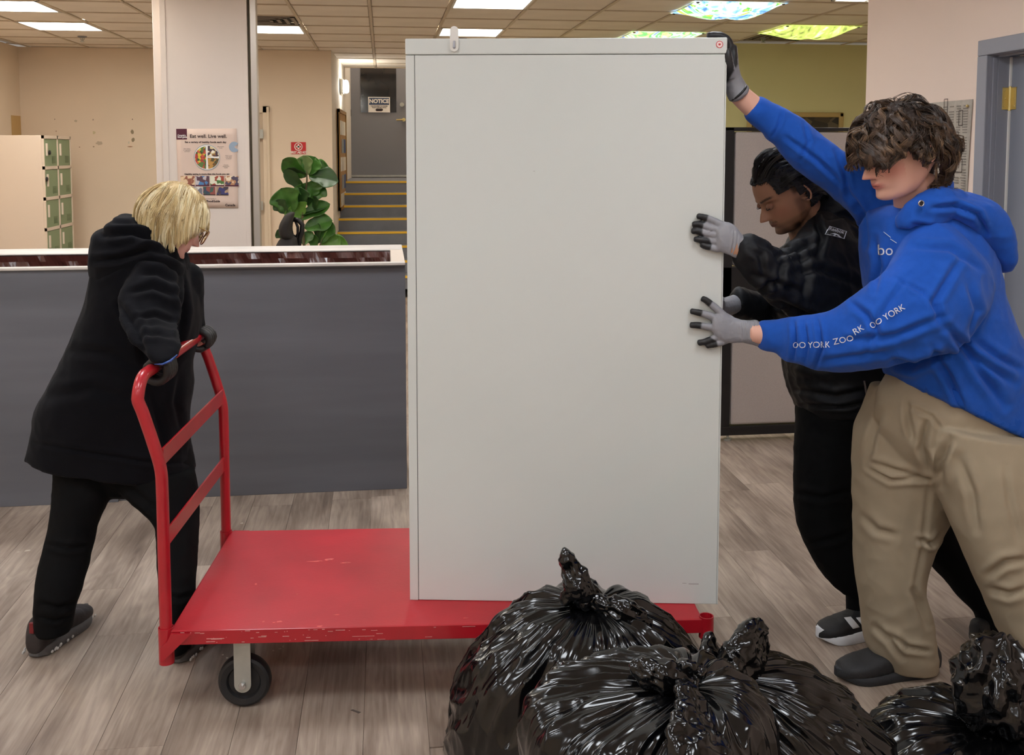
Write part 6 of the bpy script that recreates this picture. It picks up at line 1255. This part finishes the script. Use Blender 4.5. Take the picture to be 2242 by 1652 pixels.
b.build('laces', mat('lace_grey', (30, 30, 32), .8), s, True)
h2 = np.array([P(2400, 1580, 2.5)[0], 2.5, .02]); shoe(boy, h2+[.12, 0, 0], h2+[-.16, -.02, 0], h=.105, w=.055, upper=(36, 36, 38), sole=(42, 43, 46), sole_h=.026)
# near glove, spread on the face
bf = [[(1600, 700), (1584, 690), (1574, 680), (1560, 668), (1547, 658), (1538, 653)], [(1590, 706), (1568, 697), (1549, 689), (1530, 684), (1514, 681)], [(1590, 718), (1567, 717), (1548, 715), (1530, 712), (1513, 711)], [(1592, 732), (1572, 737), (1557, 743), (1543, 748), (1530, 750)], [(1596, 740), (1582, 747), (1570, 751), (1558, 754), (1548, 756)]]
bp_ = [(1564, 692, 1564, 733, .003, .013), (1576, 685, 1576, 745, .002, .017), (1592, 689, 1592, 750, .0, .018), (1606, 694, 1606, 750, -.002, .018), (1620, 699, 1620, 749, -.006, .020), (1634, 701, 1634, 751, -.010, .026), (1656, 700, 1656, 757, -.014, .031)]
pts_, tips = hand_on_face(bf, bp_, boy, .0102)
bg = glove('glove', boy, pts_, [t+np.array([.004, 0, 0]) for t in tips], (0, 1, 0), thr=-.05, tipr=.028)
folds(bg.data, [([(1622, 700), (1624, 725), (1622, 750)], 1.3, .0012)]+[([(x, 702), (x+1, 728), (x, 752)], 1.2, .0010) for x in (1630, 1636, 1642, 1648, 1654)])
# upper glove curled over the cabinet's top right corner
top = MK @ Vector((KW, .0, KH)); parts = []; tips = []
def tp(px_, py_, dy): return P(px_, py_, top.y+.028+dy)
for k in range(4):
    dy = .021*k; parts.append(chain([(tp(1597+k*.6, 122, dy), .012), (tp(1598, 102, dy), .0122), (tp(1592, 88, dy), .0118), (tp(1580, 80-k*.3, dy), .0112), (tp(1566, 78-k*.3, dy), .0108), (tp(1551+2*k, 78-k*.3, dy), .0098)], 14))
parts.append(loft_np(np.array([tp(1597, 104, .03), tp(1597, 125, .03), tp(1598, 150, .03), tp(1603, 175, .03), tp(1612, 195, .025), tp(1618, 205, .02)]), np.array([[.017, 0, 0], [.019, 0, 0], [.021, 0, .002], [.025, 0, .008], [.026, 0, .017], [.026, 0, .020]]), np.array([[0, .040, 0], [0, .044, 0], [0, .045, 0], [0, .038, 0], [0, .033, 0], [0, .034, 0]]), 28, 2.3))
parts.append(chain([(tp(1600, 165, .0), .016), (tp(1597, 145, -.018), .0135), (tp(1594, 125, -.022), .012), (tp(1592, 110, -.02), .010)], 14))
ug = glove('glove', boy, parts, [], (-.9, -.42, 0), thr=-.5)
V_, _n = vget(ug.data); x_, y_ = proj(V_); kk = sm((x_-1583)*46+(y_-196)*27, -120, 120)*sm(y_, 128, 140); kk = np.maximum(kk, sm(_n[:, 0], .55, .75)*sm(y_, 120, 135)); at_ = ug.data.color_attributes['Col']; c_ = np.empty(len(V_)*4, np.float32); at_.data.foreach_get('color', c_); c_ = c_.reshape(-1, 4); c_[:, :3] = c_[:, :3]*(1-kk[:, None])+np.array(lin((132, 132, 138)))*kk[:, None]; at_.data.foreach_set('color', c_.ravel())
b = MB(); c = tp(1616, 203, .02); n_ = Vector(P(1660, 240, 2.9)-P(1600, 180, 2.9)).normalized(); u_ = n_.cross(Vector((0, 1, 0))).normalized(); v_ = n_.cross(u_)
b.tube([Vector(c)+u_*math.cos(k*.2618)*.030+v_*math.sin(k*.2618)*.035 for k in range(24)], .0035, 8, closed=True); b.build('cuff_band', M_black, ug, True)
# tousled brown hair
def bflow(d, p):
    f = np.zeros_like(d); f[:, 0] = .55*(d[:, 0] > -.15)-.5*(d[:, 0] <= -.15); f[:, 1] = np.sign(d[:, 1])*.45; f[:, 2] = -.75; rad = (f*d).sum(1)[:, None]; return f-d*rad*.85
okb = lambda d: (d[:, 2] > -.12)&~((d[:, 0] > .60)&(d[:, 2] < .40))&~((d[:, 0] > .35)&(d[:, 2] < .18))
okb2 = lambda d: (d[:, 2] > -.40)&~((d[:, 0] > .45)&(d[:, 2] < .42))&~((d[:, 0] > .2)&(d[:, 2] < .22))&~((d[:, 0] > .1)&(d[:, 2] < -.1))
brown = [(26, 17, 12), (44, 30, 21), (64, 45, 31), (92, 68, 47), (134, 104, 74)]
scalp(BH, boy, (44, 30, 22), okb2, 1.045)
strands(BH, 380, 36, lambda r: .46+.18*np.clip(r[:, 2], 0, 1)+.18*(r[:, 0] < -.25), .242, bflow, 'hair', brown, boy, okb, cut=lambda q: q[:, 2] < np.interp(q[:, 0], [-.12, -.06, .12, .30, .36], [-.8, -.24, .04, .06, -.04]), maxr=1.29, off=(.03, .11), grav=lambda t, d: .30*sm(t, .4, 1)+0*d[:, 0], rad=.0008, wave=.056, wfreq=2.9, spread=.10, nseg=18, clump=.95, seed=31, step_jit=.25, rough=.42)
